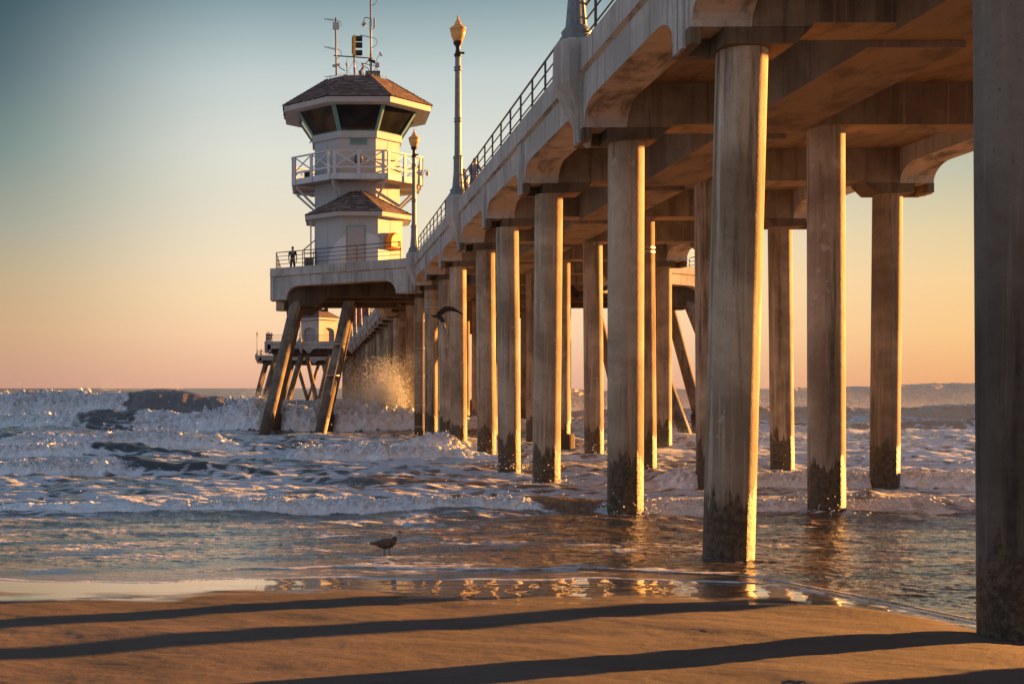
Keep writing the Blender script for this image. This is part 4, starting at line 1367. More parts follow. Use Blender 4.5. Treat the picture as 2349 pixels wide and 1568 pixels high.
def mat_sand():
    m = NT('beach_sand')
    w = m.n('ShaderNodeAttribute', attribute_name='wet').outputs['Fac']
    dp = m.n('ShaderNodeAttribute', attribute_name='damp').outputs['Fac']
    p = m.pos()
    n1 = m.noise(p, 1.1, 5, 0.6, 0.3)
    n2 = m.noise(m.pos((1.0, 3.0, 1)), 5.0, 7, 0.8, 1.0)
    gr = m.noise(p, 210, 2, 0.6)
    g2 = m.noise(p, 75, 3, 0.7)
    dryc = m.mix(m.gray(n1, 0.3, 0.7), (0.120, 0.094, 0.080), (0.170, 0.134, 0.114))
    dryc = m.mix(m.gray(n2, 0.5, 0.7, 0, 0.45), dryc, (0.090, 0.068, 0.050))
    dryc = m.mix(m.gray(gr, 0.56, 0.72, 0, 0.55), dryc, (0.055, 0.042, 0.032))
    dryc = m.mix(m.gray(gr, 0.42, 0.28, 0, 0.4), dryc, (0.29, 0.235, 0.175))
    c = m.mix(m.math('MULTIPLY', dp, 0.5), dryc, (0.080, 0.058, 0.042))
    c = m.mix(w, c, (0.060, 0.045, 0.032))
    ro = m.math('SUBTRACT', 0.9, m.math('MULTIPLY', w, m.gray(m.noise(m.pos((0.5, 2.6, 1)), 1.6, 5, 0.65), 0.35, 0.7, 0.83, 0.74)))
    h = m.math('ADD', m.math('MULTIPLY', g2, 0.5), m.math('MULTIPLY', gr, 0.5))
    h = m.math('ADD', h, m.math('MULTIPLY', n2, 1.7))
    h = m.math('MULTIPLY', h, m.math('SUBTRACT', 1.0, m.math('MULTIPLY', w, 0.965)))
    sp = m.math('ADD', 0.25, m.math('MULTIPLY', w, 0.55))
    bs = m.bsdf(c, ro, m.bump(h, 1.0, 0.03))
    m.l(sp, bs.inputs['Specular IOR Level'])
    m.l(w, bs.inputs['Coat Weight'])
    bs.inputs['Coat Roughness'].default_value = 0.05
    bs.inputs['Coat IOR'].default_value = 1.5
    return m.m
beach = mesh_np('beach', co, grid_quads(nr, nc), mat_sand(), True, {'wet': wet, 'damp': damp})
tag(beach, 'brown beach sand, wet and shining along the water', kind='structure')

# ---- sea
W_ = lambda Y, lst: [(PX(px, Y), h, f) for px, h, f in lst]
BREAK = [
 dict(Y=27.7, slope=0.01, wob=0.5, pts=[(-900, .10, .5), (-300, .12, .55), (0, .17, .70), (300, .22, .75), (480, .28, .85), (620, .36, 1), (1000, .37, 1), (1150, .40, 1), (1215, .42, .75), (1265, .36, .05), (1390, .30, 0), (1465, .26, .3), (1500, .34, .85), (1620, .36, .95), (1840, .32, .85), (1940, .32, .7), (2100, .42, .45), (2180, .38, .55), (2260, .3, .6), (2900, .3, .6)]),
 dict(Y=35.2, slope=0.0, wob=0.4, pts=[(1100, 0, 0), (1380, .05, .1), (1480, .22, .5), (1575, .66, .9), (1620, .60, 1), (1740, .58, 1), (1850, .54, .9), (2000, .48, .85), (2100, .58, 1), (2240, .54, .9), (3000, .4, .8)]),
 dict(Y=48.0, slope=0.0, wob=0.8, pts=[(560, 0, 0), (650, .25, .4), (690, .75, 1), (760, .70, 1), (900, .75, 1), (960, .62, 1), (1040, .50, .9), (1130, .28, .5), (1300, .25, .5), (1500, .18, .3), (1700, .2, .3), (2300, .22, .25)]),
 dict(Y=57.5, slope=0.02, wob=0.8, pts=[(860, 0, 0), (930, .5, .7), (985, .95, 1), (1030, .9, 1), (1080, .45, .7), (1200, .30, .4), (1400, .30, .35), (1800, .25, .2), (2400, .3, .2)]),
 dict(Y=41.2, slope=0.0, wob=0.6, pts=[(-900, .55, 1), (0, .62, 1), (150, .66, 1), (235, .60, .85), (290, .45, .15), (400, .34, 0), (520, .26, 0), (640, .14, .1), (760, 0, 0)]),
 dict(Y=51.6, slope=0.0, wob=0.6, pts=[(-900, .6, 1), (0, .62, 1), (130, .72, 1), (180, .62, .7), (230, .60, .06), (330, .50, 0), (430, .38, .0), (560, .1, 0), (640, 0, 0)]),
 dict(Y=59.0, slope=0.0, wob=0.9, pts=[(-900, .3, .5), (-20, .35, .5), (50, .95, 1), (140, .85, 1), (250, .95, 1), (325, 1.25, 1), (400, 1.05, 1), (500, .85, 1), (550, .45, .7), (650, .2, .2), (800, 0, 0)]),
 dict(Y=85.5, slope=0.0, wob=1.2, pts=[(-900, 1.5, 1), (0, 1.35, 1), (160, 1.5, .95), (215, 1.75, .1), (290, 1.8, 0), (325, 1.75, .55), (400, 1.6, .95), (490, 1.65, 1), (535, 2.4, 1), (600, 2.6, 1), (640, 2.2, 1), (720, 1.8, 1), (800, 2.0, 1), (860, 2.5, 1), (910, 2.0, 1), (980, 1.3, .9), (1100, .9, .7), (1250, .85, .8), (1340, 1.0, 1), (1420, .8, .7), (1600, .6, .1), (2300, .5, 0)]),
 dict(Y=101., slope=0.0, wob=1.2, pts=[(950, 0, 0), (1250, .9, .1), (1500, 1.4, .15), (1700, 1.6, .2), (1800, 1.5, .08), (2000, 1.55, .1), (2250, 1.6, .12), (3200, 1.5, .1)]),
 dict(Y=128., slope=0.0, wob=1.6, pts=[(-900, 2.9, 1), (0, 2.85, 1), (200, 3.0, 1), (280, 3.0, .9), (310, 2.75, .1), (345, 3.1, 0), (385, 3.2, 0), (430, 2.8, 0), (490, 2.3, 0), (560, 1.8, 0), (640, 1.4, .0), (900, 1.2, .1), (1250, 2.3, .3), (1290, 3.0, .25), (1380, 2.8, 0), (1480, 2.6, .0), (1560, 2.95, 0), (1700, 2.9, .0), (1800, 3.0, 0), (1900, 3.1, 0), (2100, 3.5, 0), (2200, 3.6, 0), (2300, 3.4, 0), (3300, 3.2, 0)]),
 dict(Y=175., slope=0.0, wob=2.5, pts=[(-900, 1.5, .1), (300, 1.6, .0), (560, 1.5, .3), (700, 1.3, .1), (1300, 1.6, .1), (2300, 1.6, .05), (3300, 1.6, 0)]),
]
for b, k_ in zip(BREAK, [0.85, 0.85, 0.9, 0.9, 0.85, 0.8, 0.78, 0.92, 0.9, 0.92, 0.9]):
    b['pts'] = [(p_, h_ * k_, f_) for p_, h_, f_ in b['pts']]
# row spacing: about one picture row, finer across every breaker front
ys = [10.8]
fine = [(b['Y'], 0.6 + 1.9 * max(p[1] for p in b['pts']), max(0.008, 0.018 * max(p[1] for p in b['pts']))) for b in BREAK]
while ys[-1] < 2500:
    y = ys[-1]
    dyv = max(0.028, y * y / F / 2.82 * 1.0)
    for (b, wdt, st) in fine:
        if b - wdt < y < b + wdt * 0.9:
            dyv = min(dyv, st + 0.012)
        elif y < b - wdt:
            dyv = min(dyv, max(b - wdt - y, 0.03))
    ys.append(y + dyv)
ys += [3500, 5000, 8000, 14000, 26000, 45000]
yy = np.array(ys)
nr, nc = len(yy), 900
uu = np.concatenate([np.linspace(-0.46, -0.30, 40)[:-1], np.linspace(-0.30, 0.62, nc - 78), np.linspace(0.62, 0.95, 41)[1:]])
nc = len(uu)
print('sea grid', nr, nc)
Yg, Ug = np.meshgrid(yy, uu, indexing='ij')
Xg = Ug * (Yg + 2.0)
d = Yg - shore(Xg)
film = 0.02 + 0.19 * np.exp(-np.clip(d, 0, 80) / 5.5) - 0.02 * np.exp(-np.clip(d, 0, 80) / 3)
sea0 = film * np.exp(-np.clip(Yg - 30, 0, None) / 10)
far = 1 / (1 + (Yg / 500) ** 2)
# chop from many directions, growing offshore
Z = np.zeros_like(Yg)
grow = sstep(17.5, 33, Yg)
nyq = np.clip(Yg, 1, None) * 0.0028
rs_ = np.random.default_rng(4)
for i in range(46):
    lam = 0.45 * (22 / 0.45) ** (i / 45)
    th = rs_.normal(-PI / 2, 0.50)
    a = 0.0098 * lam ** 0.78
    ph = rs_.uniform(0, 2 * PI)
    k = 2 * PI / lam
    warp = 0.9 * perlin(Xg / (lam * 2.2), Yg / (lam * 2.2), i) if i % 2 == 0 else warp
    w = np.cos(k * (math.cos(th) * Xg + math.sin(th) * Yg) + ph + warp * 2.2)
    w = 1 - 2 * np.abs(np.sin(0.5 * np.arccos(np.clip(w, -1, 1)))) if i % 3 == 0 else w
    amp = a * np.where(lam > 6, sstep(28, 75, Yg), grow) * sstep(0.9, 2.2, lam / nyq)
    Z += amp * w * (1 - 0.55 * sstep(85, 115, Yg))
# small ripples run in over the sheet of swash
rip = sstep(0.2, 3.0, d) * (1 - sstep(28, 36, Yg))
Z += rip * (0.75 + 0.25 * sstep(-2.0, 3.0, Xg)) * (0.013 * ridged(Xg * 0.9 + 0.5 * perlin(Xg, Yg * 2, 61), Yg * 2.0, 4, 60, 0.6) + 0.012 * fbm(Xg * 0.35, Yg * 1.1, 3, 66))
Z += rip * (0.0075 * ridged(Xg * 2.6 + 0.4 * perlin(Xg * 2, Yg * 3, 63), Yg * 4.2, 3, 64, 0.6) + 0.0030 * perlin(Xg * 7.0, Yg * 9.0, 68))
foam = np.zeros_like(Yg)
white = np.zeros_like(Yg)
YO = np.zeros_like(Yg)
sig_ = np.zeros_like(Yg)
for bi, b in enumerate(BREAK):
    P = W_(b['Y'], b['pts'])
    xs_, hs_, fs_ = zip(*P)
    sel = slice(np.searchsorted(yy, b['Y'] - 16), np.searchsorted(yy, b['Y'] + 40))
    X, Y = Xg[sel], Yg[sel]
    Yc = b['Y'] + b['slope'] * X + b['wob'] * fbm(X * 0.16, np.full_like(X, bi * 7.3), 2, bi) + 0.12 * b['wob'] * perlin(X * 1.4, np.full_like(X, bi * 3.1), bi + 5)
    h = np.interp(X, xs_, hs_)
    br = np.interp(X, xs_, fs_)
    hm = max(hs_)
    h = h * (1 + (0.07 if b['Y'] > 95 else 0.16) * fbm(X * 0.9 / hm ** 0.5, np.full_like(X, bi * 1.7), 3, bi + 11) * np.minimum(1, br + 0.35))
    brn = np.clip(br + 0.35 * fbm(X * 0.8, Y * 0.8, 2, bi + 33) * (br > 0.02) * (br < 0.95), 0, 1)
    s = Y - Yc
    wf = 1.15 * h + 0.10 + (1 - brn) * (1.0 * h + 0.2)
    wb = 2.6 * h + 0.5 + (1 - brn) * 2.4 * h
    t = np.clip(-s / wf, 0, 1)
    nose = np.sqrt(np.clip(1 - t * t, 0, 1))
    soft = 0.5 + 0.5 * np.cos(PI * t)
    front = brn * nose + (1 - brn) * soft
    back = 1 / (1 + (np.clip(s, 0, None) / wb) ** 2)
    prof = np.where(s < 0, front, back)
    prof = np.where(s < -wf, 0, prof)
    # unbroken fronts are hollow
    zz = h * (1 - 0.20 * brn) * prof
    arcl = s + 1.3 * zz
    act = brn * np.where(s < 0, (t < 1) * 1.0, np.exp(-np.clip(s, 0, None) / (1.1 * h + 0.25)))
    q1 = 1.9 / hm ** 0.6
    wx = 0.35 * perlin(X * q1 * 1.2, arcl * q1 * 1.2, bi + 7); wy = 0.35 * perlin(X * q1 * 1.2 + 9, arcl * q1 * 1.2, bi + 8)
    lump = np.zeros_like(X); am = 1.0; fq = q1 * 1.1
    for o_ in range(5):
        lump += am * (np.abs(perlin((X + wx) * fq + o_ * 3.7, (arcl + wy) * fq * 0.9, bi + 50 + o_)) * 2 - 0.5)
        am *= 0.50; fq *= 2.0
    zz = zz + act * h * 0.17 * lump * (0.4 + 0.6 * front * (s < 0) + 0.6 * (s >= 0))
    # breaking crest tips
    tip = np.exp(-(s / (0.3 * h + 0.05)) ** 2)
    zz = zz + act * tip * h * 0.22 * np.clip(fbm(X * q1 * 2.6, np.full_like(X, bi * 2.2), 3, bi + 90, 0.7), 0, 1)
    Z[sel] = Z[sel] * (1 - 0.6 * act) + zz
    YO[sel] += -act * h * 0.26 * lump * (t < 1) * np.minimum(1, 2.5 * (1 - t) + 0.15)
    white[sel] = np.maximum(white[sel], act)
    trail = brn * np.where(s > 0, np.exp(-s / (9 * h + 1.5)), np.exp(s / (1.2 * h + 0.2)))
    foam[sel] = np.maximum(foam[sel], np.maximum(act, 0.78 * trail))
    sig_[sel] = np.maximum(sig_[sel], np.where(s < 0, soft, back) * (h > 0.25) * (1 - brn))
# loose foam on the surface between the breakers
zone = sstep(16.2, 18, Yg) * 0.33 + sstep(28.5, 31, Yg) * 0.22 - sstep(58, 75, Yg) * 0.12 - sstep(92, 125, Yg) * (0.38 - 0.16 * sstep(6, 14, Xg - 0.12 * Yg))
side = 1.0 + 0.25 * sstep(3.0, 14.0, Xg - 0.06 * Yg) * sstep(30, 40, Yg)
patch = 0.30 * fbm(Xg * 0.22, Yg * 0.5, 4, 101) + 0.18 * fbm(Xg * 0.9, Yg * 2.4, 3, 111)
loose = np.clip(zone * side + patch * np.clip(zone * 2.5, 0, 1), 0, 0.8)
loose *= (1 - 0.75 * np.clip(sig_, 0, 1)) * (1 - 0.25 * sstep(-0.5, 2.0, Xg) * sstep(27.5, 25.0, Yg))
# swash lines at the very edge
e1_ = np.exp(-((d - 0.07 - 0.04 * perlin(Xg * 2.5, Yg * 0, 120)) / 0.075) ** 2)
e2c = 0.95 + 0.35 * np.sin(Xg * 0.4 + 1.0) + 0.12 * perlin(Xg * 1.2, Yg * 0, 121)
e2_ = np.exp(-((d - e2c) / 0.085) ** 2) * sstep(-3.5, 0.0, Xg)
e3_ = np.exp(-((d - e2c - 0.35) / 0.3) ** 2) * sstep(2.5, 4.5, Xg) * sstep(7.5, 6.0, Xg) * 0.8
edge = np.maximum(e1_, 0.9 * e2_)
foam = np.clip(np.maximum(np.maximum(foam, loose), np.maximum(edge * 0.85, e3_ * 0.7)), 0, 1)
Z += 0.028 * e2_ + 0.012 * e1_ + 0.02 * e3_ * perlin(Xg * 4, Yg * 4, 9)
# froth collars where the piles stand in the water
for k in range(1, 12):
    for r in range(3):
        x, y = LEAN.get((k, r), (ROWS[r],) * 2)[1], YB(k) - 0.475
        sel = slice(np.searchsorted(yy, y - 2.5), np.searchsorted(yy, y + 2.5))
        rr = np.sqrt((Xg[sel] - x) ** 2 + (Yg[sel] - y) ** 2)
        cl = np.exp(-np.clip(rr - 0.42, 0, None) / 0.30)
        amt = 0.3 if k == 1 else 0.75
        foam[sel] = np.maximum(foam[sel], amt * cl)
        Z[sel] += cl * (0.05 if k > 1 else 0.02) * (0.6 + perlin(Xg[sel] * 3, Yg[sel] * 3, k))
Zs = sea0 + Z
lip = np.clip(d / 0.22, -1, 1)
sandz = sand_level(Xg, Yg)
Zs = np.where(d > 0, np.maximum(Zs, sandz + 0.006) + 0.022 * np.sqrt(np.clip(lip, 0, 1)) - 0.012, sandz - 0.06 - 0.2 * np.clip(-d, 0, 1))
Yd = Yg + YO
co = np.stack([Xg, Yd, Zs], -1).reshape(-1, 3)
quads = grid_quads(nr, nc)
keep = (d > -0.6)
kq = keep.reshape(-1)[quads].any(1)
quads = quads[kq]

def mat_sea():
    m = NT('sea_water')
    fo = m.n('ShaderNodeAttribute', attribute_name='foam').outputs['Fac']
    wh = m.n('ShaderNodeAttribute', attribute_name='white').outputs['Fac']
    pos = m.n('ShaderNodeNewGeometry').outputs['Position']
    sx = m.sep(pos)
    p1 = m.pos((0.55, 1.35, 0.8))
    p = m.pos()
    # lacy foam: warped cells broken up by noise
    wn = m.n('ShaderNodeTexNoise'); wn.inputs['Scale'].default_value = 1.3; wn.inputs['Detail'].default_value = 4
    m.l(p1, wn.inputs['Vector'])
    wv = m.n('ShaderNodeVectorMath', operation='MULTIPLY_ADD')
    m.l(wn.outputs['Color'], wv.inputs[0]); wv.inputs[1].default_value = (0.9, 0.9, 0.9); m.l(p1, wv.inputs[2])
    vo = m.n('ShaderNodeTexVoronoi', feature='DISTANCE_TO_EDGE'); vo.inputs['Scale'].default_value = 1.7
    m.l(wv.outputs[0], vo.inputs['Vector'])
    lace = m.gray(vo.outputs['Distance'], 0.0, 0.30, 1.0, 0.0)
    n1 = m.noise(p1, 2.3, 7, 0.68, 0.5)
    n1f = m.noise(m.pos((0.8, 1.5, 0.8)), 6.5, 6, 0.66, 0.5)
    near = m.gray(sx[1], 25.0, 29.0)
    n1 = m.math('ADD', m.math('MULTIPLY', n1, near), m.math('MULTIPLY', n1f, m.math('SUBTRACT', 1.0, near)))
    n2 = m.noise(p, 9.0, 4, 0.7)
    tex = m.math('ADD', m.math('MULTIPLY', lace, 0.34), m.math('ADD', m.math('MULTIPLY', n1, 0.55), m.math('MULTIPLY', n2, 0.28)))
    thr = m.math('SUBTRACT', 1.02, m.math('MULTIPLY', fo, 0.92))
    mask = m.gray(m.math('SUBTRACT', tex, thr), -0.06, 0.16)
    mask = m.math('MAXIMUM', mask, m.gray(wh, 0.25, 0.6))
    tone = m.noise(p, 3.0, 6, 0.7)
    fc = m.mix(m.gray(tone, 0.3, 0.7), (0.58, 0.61, 0.65), (0.80, 0.83, 0.86))
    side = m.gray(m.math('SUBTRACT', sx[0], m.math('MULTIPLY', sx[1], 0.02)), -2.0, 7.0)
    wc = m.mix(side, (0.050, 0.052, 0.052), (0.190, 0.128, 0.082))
    far_haze = m.math('MULTIPLY', m.gray(sx[1], 70, 125), m.gray(m.math('SUBTRACT', sx[0], m.math('MULTIPLY', sx[1], 0.12)), 0.0, 12.0))
    wc = m.mix(far_haze, wc, (0.72, 0.47, 0.30))  # warm haze glow painted into the far right water colour
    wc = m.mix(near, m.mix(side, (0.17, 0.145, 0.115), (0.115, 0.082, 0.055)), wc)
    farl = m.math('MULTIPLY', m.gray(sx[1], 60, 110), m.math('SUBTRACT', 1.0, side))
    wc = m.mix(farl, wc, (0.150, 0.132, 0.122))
    fc = m.mix(m.gray(wh, 0.15, 0.5), m.mix(0.38, fc, (0.22, 0.25, 0.29)), fc)  # flat foam painted darker, as under the dimmer overhead sky
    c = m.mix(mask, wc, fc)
    ro = m.math('ADD', 0.09, m.math('MULTIPLY', m.math('MAXIMUM', mask, m.math('MULTIPLY', m.math('MAXIMUM', far_haze, farl), 0.5)), 0.6))
    b1 = m.noise(m.pos((1.0, 1.9, 1)), 2.6, 5, 0.62, 0.4)
    b2 = m.noise(m.pos((1.0, 1.6, 1)), 13, 4, 0.6)
    ampl = m.gray(sx[1], 16.0, 27.0, 0.45, 0.95)
    b3 = m.noise(m.pos((1.0, 1.3, 1)), 6.0, 4, 0.6, 0.3)
    h = m.math('MULTIPLY', m.math('ADD', m.math('MULTIPLY', b1, 1.0), m.math('ADD', m.math('MULTIPLY', b2, 0.20), m.math('MULTIPLY', b3, 0.45))), ampl)
    h = m.math('ADD', h, m.math('MULTIPLY', m.math('MULTIPLY', m.math('ADD', n2, tone), mask), 0.30))
    bs = m.bsdf(c, ro, m.bump(h, 0.5, 0.11), spec=0.5)
    m.l(m.gray(sx[1], 24.0, 30.0, 1.75, 1.40), bs.inputs['IOR'])
    return m.m
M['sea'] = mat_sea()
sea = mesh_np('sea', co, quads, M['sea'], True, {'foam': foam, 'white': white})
tag(sea, 'rough sea with lines of breaking surf and foam rolling in under the pier', kind='structure')

# ---- clots of whitewater and flying drops
t_ = (1 + 5 ** .5) / 2
ICO = np.array([(-1, t_, 0), (1, t_, 0), (-1, -t_, 0), (1, -t_, 0), (0, -1, t_), (0, 1, t_), (0, -1, -t_), (0, 1, -t_), (t_, 0, -1), (t_, 0, 1), (-t_, 0, -1), (-t_, 0, 1)]) / math.sqrt(1 + t_ * t_)
ICF = np.array([(0, 11, 5), (0, 5, 1), (0, 1, 7), (0, 7, 10), (0, 10, 11), (1, 5, 9), (5, 11, 4), (11, 10, 2), (10, 7, 6), (7, 1, 8), (3, 9, 4), (3, 4, 2), (3, 2, 6), (3, 6, 8), (3, 8, 9), (4, 9, 5), (2, 4, 11), (6, 2, 10), (8, 6, 7), (9, 8, 1)])
OCT = np.array([(1, 0, 0), (-1, 0, 0), (0, 1, 0), (0, -1, 0), (0, 0, 1), (0, 0, -1)], float)
OCF = np.array([(0, 2, 4), (2, 1, 4), (1, 3, 4), (3, 0, 4), (2, 0, 5), (1, 2, 5), (3, 1, 5), (0, 3, 5)])
def blobs(name, cen, rad, mat, jitter=0.35, stretch=None, small=True):
    BV, BF = (OCT, OCF) if small else (ICO, ICF)
    nb = len(BV)
    n = len(cen)
    q = rng.normal(size=(n, 3, 3))
    q, _ = np.linalg.qr(q)
    v = np.einsum('nij,kj->nki', q, BV) * (1 + rng.uniform(-jitter, jitter, (n, nb, 1)))
    sc = rad[:, None, None] * (np.ones((n, 1, 3)) if stretch is None else stretch[:, None, :])
    co = (v * sc + cen[:, None, :]).reshape(-1, 3)
    fa = (BF[None] + (np.arange(n) * nb)[:, None, None]).reshape(-1, 3)
    return mesh_np(name, co, fa, mat, True)
def mat_foam():
    m = NT('whitewater')
    p = m.pos()
    n = m.noise(p, 3.5, 5, 0.7)
    c = m.mix(m.gray(n, 0.3, 0.7), (0.78, 0.82, 0.87), (0.90, 0.93, 0.96))
    b = m.n('ShaderNodeBsdfDiffuse'); m.l(c, b.inputs['Color'])
    tr = m.n('ShaderNodeBsdfTranslucent'); m.l(c, tr.inputs['Color'])
    mx = m.n('ShaderNodeMixShader'); mx.inputs[0].default_value = 0.45
    m.l(b.outputs[0], mx.inputs[1]); m.l(tr.outputs[0], mx.inputs[2])
    m.l(mx.outputs[0], m.out.inputs['Surface'])
    return m.m
M['foam'] = mat_foam()
flatw = (white * (Yg < 140)).reshape(-1)
flat_z = Zs.reshape(-1)
idx = np.nonzero(flatw > 0.55)[0]
# area weight: rows are crowded near the fronts, thin them by the local spacing
cell = (np.gradient(yy)[:, None] * np.gradient(uu)[None, :] * (Yg + 2)).reshape(-1)[idx]
wgt = flatw[idx] ** 2 * (cell ** 0.5) / np.clip(Yg.reshape(-1)[idx], 10, None) ** 0.9
pick = rng.choice(idx, 2500, p=wgt / wgt.sum())
cen = co[pick] + rng.normal(0, 1, (len(pick), 3)) * np.array([0.05, 0.04, 0.02])
dist = cen[:, 1]
rad = (0.002 + 0.00034 * dist) * np.minimum(rng.lognormal(0, 0.35, len(pick)), 2.2)
cen[:, 2] += rng.exponential(1.0, len(pick)) * rad * 0.7
clot = blobs('whitewater', cen, rad, M['foam'], 0.4)
tag(clot, 'clots of white froth on the breaking waves', kind='stuff')
# drops thrown up: along the crests and in the big burst against the piles by the tower
dr, ds = [], []
pick = rng.choice(idx, 1800, p=wgt / wgt.sum())
c2 = co[pick].copy()
hh = rng.exponential(1.0, len(pick)) * (0.03 + 0.0030 * c2[:, 1])
c2[:, 2] += hh
c2[:, 1] += rng.normal(0, 0.3, len(pick)); c2[:, 0] += rng.normal(0, 0.15, len(pick))
dr.append(c2); ds.append((0.004 + 0.00022 * c2[:, 1]) * rng.lognormal(0, 0.4, len(pick)))
def burst(n, px, y, height, wid, lean, core=0.5):
    x0 = PX(px, y)
    t = rng.random(n) ** 1.5
    z = 0.6 + t * height * rng.uniform(0.35, 1.0, n)
    x = x0 + rng.normal(0, 1, n) * wid * (0.45 + 0.5 * t) + lean * t * rng.uniform(0.2, 1.0, n)
    yv_ = y + rng.normal(0, 0.9, n)
    return np.stack([x, yv_, z], -1), (0.0055 + 0.008 * rng.random(n) ** 6) * (1.15 - 0.5 * t)
for a in ((110000, 905, 87.5, 5.4, 0.8, -0.5), (110000, 875, 86.5, 4.6, 1.3, -1.6), (80000, 825, 86.0, 3.4, 1.6, -1.6), (12000, 590, 87.0, 2.6, 1.1, 0.6), (4000, 545, 87.0, 2.4, 0.9, 0.3), (1500, 1000, 88.5, 3.0, 0.7, 0.4), (1200, 300, 129., 3.8, 2.0, -2.0), (1000, 1345, 88, 2.2, .8, 0.2)):
    c_, r_ = burst(*a)
    dr.append(c_); ds.append(r_)
# low mist blown off the far breaker on the sunny side and off the crest at left
def mist(n, px0, px1, y0, y1, z0, hz, r0):
    y = rng.uniform(y0, y1, n)
    x = PX(rng.uniform(px0, px1, n), y)
    z = z0 + rng.exponential(hz, n) * (0.6 + 0.7 * np.clip(fbm(x * 0.12, y * 0.2, 3, 200) + 0.5, 0, 2))
    return np.stack([x, y, z], -1), r0 * (0.6 + 0.8 * rng.random(n))
for a in ((150000, 1500, 2420, 108, 122, 0.2, 0.8, 0.013), (26000, 1280, 1440, 104, 120, 0.2, 0.9, 0.011), (16000, 1500, 2420, 122, 131, 2.0, 0.7, 0.010), (6000, 230, 420, 127, 132, 2.6, 0.7, 0.011), (26000, 1480, 2300, 52, 75, 0.15, 0.35, 0.006)):
    c_, r_ = mist(*a)
    dr.append(c_); ds.append(r_)
for (k, r, n) in ((2, 0, 120), (3, 0, 160), (4, 0, 160), (5, 0, 160), (6, 0, 300), (2, 1, 120), (4, 1, 120), (5, 1, 160)):
    x, y = LEAN.get((k, r), (ROWS[r],) * 2)[1], YB(k) - 0.475
    an = rng.uniform(0, 2 * PI, n); rr = 0.42 + rng.exponential(0.18, n)
    dr.append(np.stack([x + rr * np.cos(an), y + rr * np.sin(an), 0.08 + rng.exponential(0.12, n)], -1)); ds.append(0.010 + 0.014 * rng.random(n))
spray = blobs('sea_spray', np.concatenate(dr), np.concatenate(ds), M['foam'], 0.2)
tag(spray, 'fine spray and drops flung up by the breaking waves', kind='stuff')
# heavier lumps inside the burst
c_, r_ = burst(30000, 897, 87.0, 4.7, 0.85, -0.6)
c3, r3 = burst(8000, 590, 86.6, 2.4, 1.1, 0.3)
c4, r4 = burst(7000, 830, 86.2, 2.0, 1.5, -0.6)
cen = np.concatenate([c_, c3, c4]); rad = np.concatenate([r_ * 1.5, r3, r4]) * 2.8
tag(blobs('whitewater', cen, rad, M['foam'], 0.4), 'tall burst of whitewater against the piles by the tower', kind='stuff')

# the two gulls, now that the water level is known
ix = np.argmin(np.abs(yy - 19.9)); jx = np.argmin(np.abs(Xg[ix] - PX(885, 19.9)))
standing_gull(PX(885, 19.9), 19.9, float(Zs[ix, jx]) - 0.035)
flying_gull(1030, 715, 33.0)

# offshore rig on the horizon
Yr = 9000.0
rg = empty('oil_platform', (PX(1592, Yr), Yr, 0), 'tiny oil rig on the horizon, seen between the pier piles', 'oil rig')
xr = PX(1592, Yr)
MB().box(xr - 22, xr + 22, Yr - 15, Yr + 15, 16, 26).build('deck', M['rig'], rg)
for sx_ in (-1, 1):
    for sy_ in (-1, 1):
        MB().bar((xr + 18 * sx_, Yr + 12 * sy_, -5), (xr + 15 * sx_, Yr + 12 * sy_, 16), 4, 4).build('leg', M['rig'], rg)
MB().loft([[(xr - 6, Yr - 6, 26), (xr + 6, Yr - 6, 26), (xr + 6, Yr + 6, 26), (xr - 6, Yr + 6, 26)], [(xr - 1, Yr - 1, 62), (xr + 1, Yr - 1, 62), (xr + 1, Yr + 1, 62), (xr - 1, Yr + 1, 62)]]).build('derrick', M['rig'], rg)
MB().bar((xr + 14, Yr, 26), (xr + 30, Yr, 44), 2, 2).build('crane', M['rig'], rg)

# ================================================================== LIGHT
SUN_AZ, SUN_EL = R(25.0), R(4.8)     # measured from +X toward +Y
sdir = Vector((math.cos(SUN_AZ) * math.cos(SUN_EL), math.sin(SUN_AZ) * math.cos(SUN_EL), math.sin(SUN_EL)))
sl = bpy.data.lights.new('sun', 'SUN')
sl.energy = 30.0
sl.color = (1.0, 0.41, 0.095)
sl.angle = R(0.6)
so = bpy.data.objects.new('sun', sl)
COL.objects.link(so)
so.location = sdir * 60
so.rotation_euler = sdir.to_track_quat('Z', 'Y').to_euler()

w = bpy.data.worlds.new('World')
SC.world = w
w.use_nodes = True
nt = w.node_tree
nt.nodes.clear()
def wn(kind, **kw):
    n = nt.nodes.new(kind)
    for k, v in kw.items():
        setattr(n, k, v)
    return n
tc = wn('ShaderNodeTexCoord')
sp = wn('ShaderNodeSeparateXYZ')
nt.links.new(tc.outputs['Generated'], sp.inputs[0])
def wmath(op, a, b=0.0, clamp=False):
    n = wn('ShaderNodeMath', operation=op)
    n.use_clamp = clamp
    for i, v in enumerate((a, b)):
        if hasattr(v, 'is_output'): nt.links.new(v, n.inputs[i])
        else: n.inputs[i].default_value = v
    return n.outputs[0]
hx = wmath('ADD', wmath('MULTIPLY', sp.outputs[0], math.cos(SUN_AZ)), wmath('MULTIPLY', sp.outputs[1], math.sin(SUN_AZ)))
hl = wmath('SQRT', wmath('MAXIMUM', wmath('SUBTRACT', 1.0, wmath('MULTIPLY', sp.outputs[2], sp.outputs[2])), 0.0001))
cosaz = wmath('DIVIDE', hx, hl)
elev = wmath('MAXIMUM', sp.outputs[2], 0.0)
def wramp(stops):
    n = wn('ShaderNodeValToRGB')
    cr = n.color_ramp
    while len(cr.elements) < len(stops):
        cr.elements.new(0.5)
    for e, (p, c) in zip(cr.elements, stops):
        e.position = p
        e.color = srgb(*c)
    nt.links.new(elev, n.inputs['Fac'])
    return n.outputs['Color']
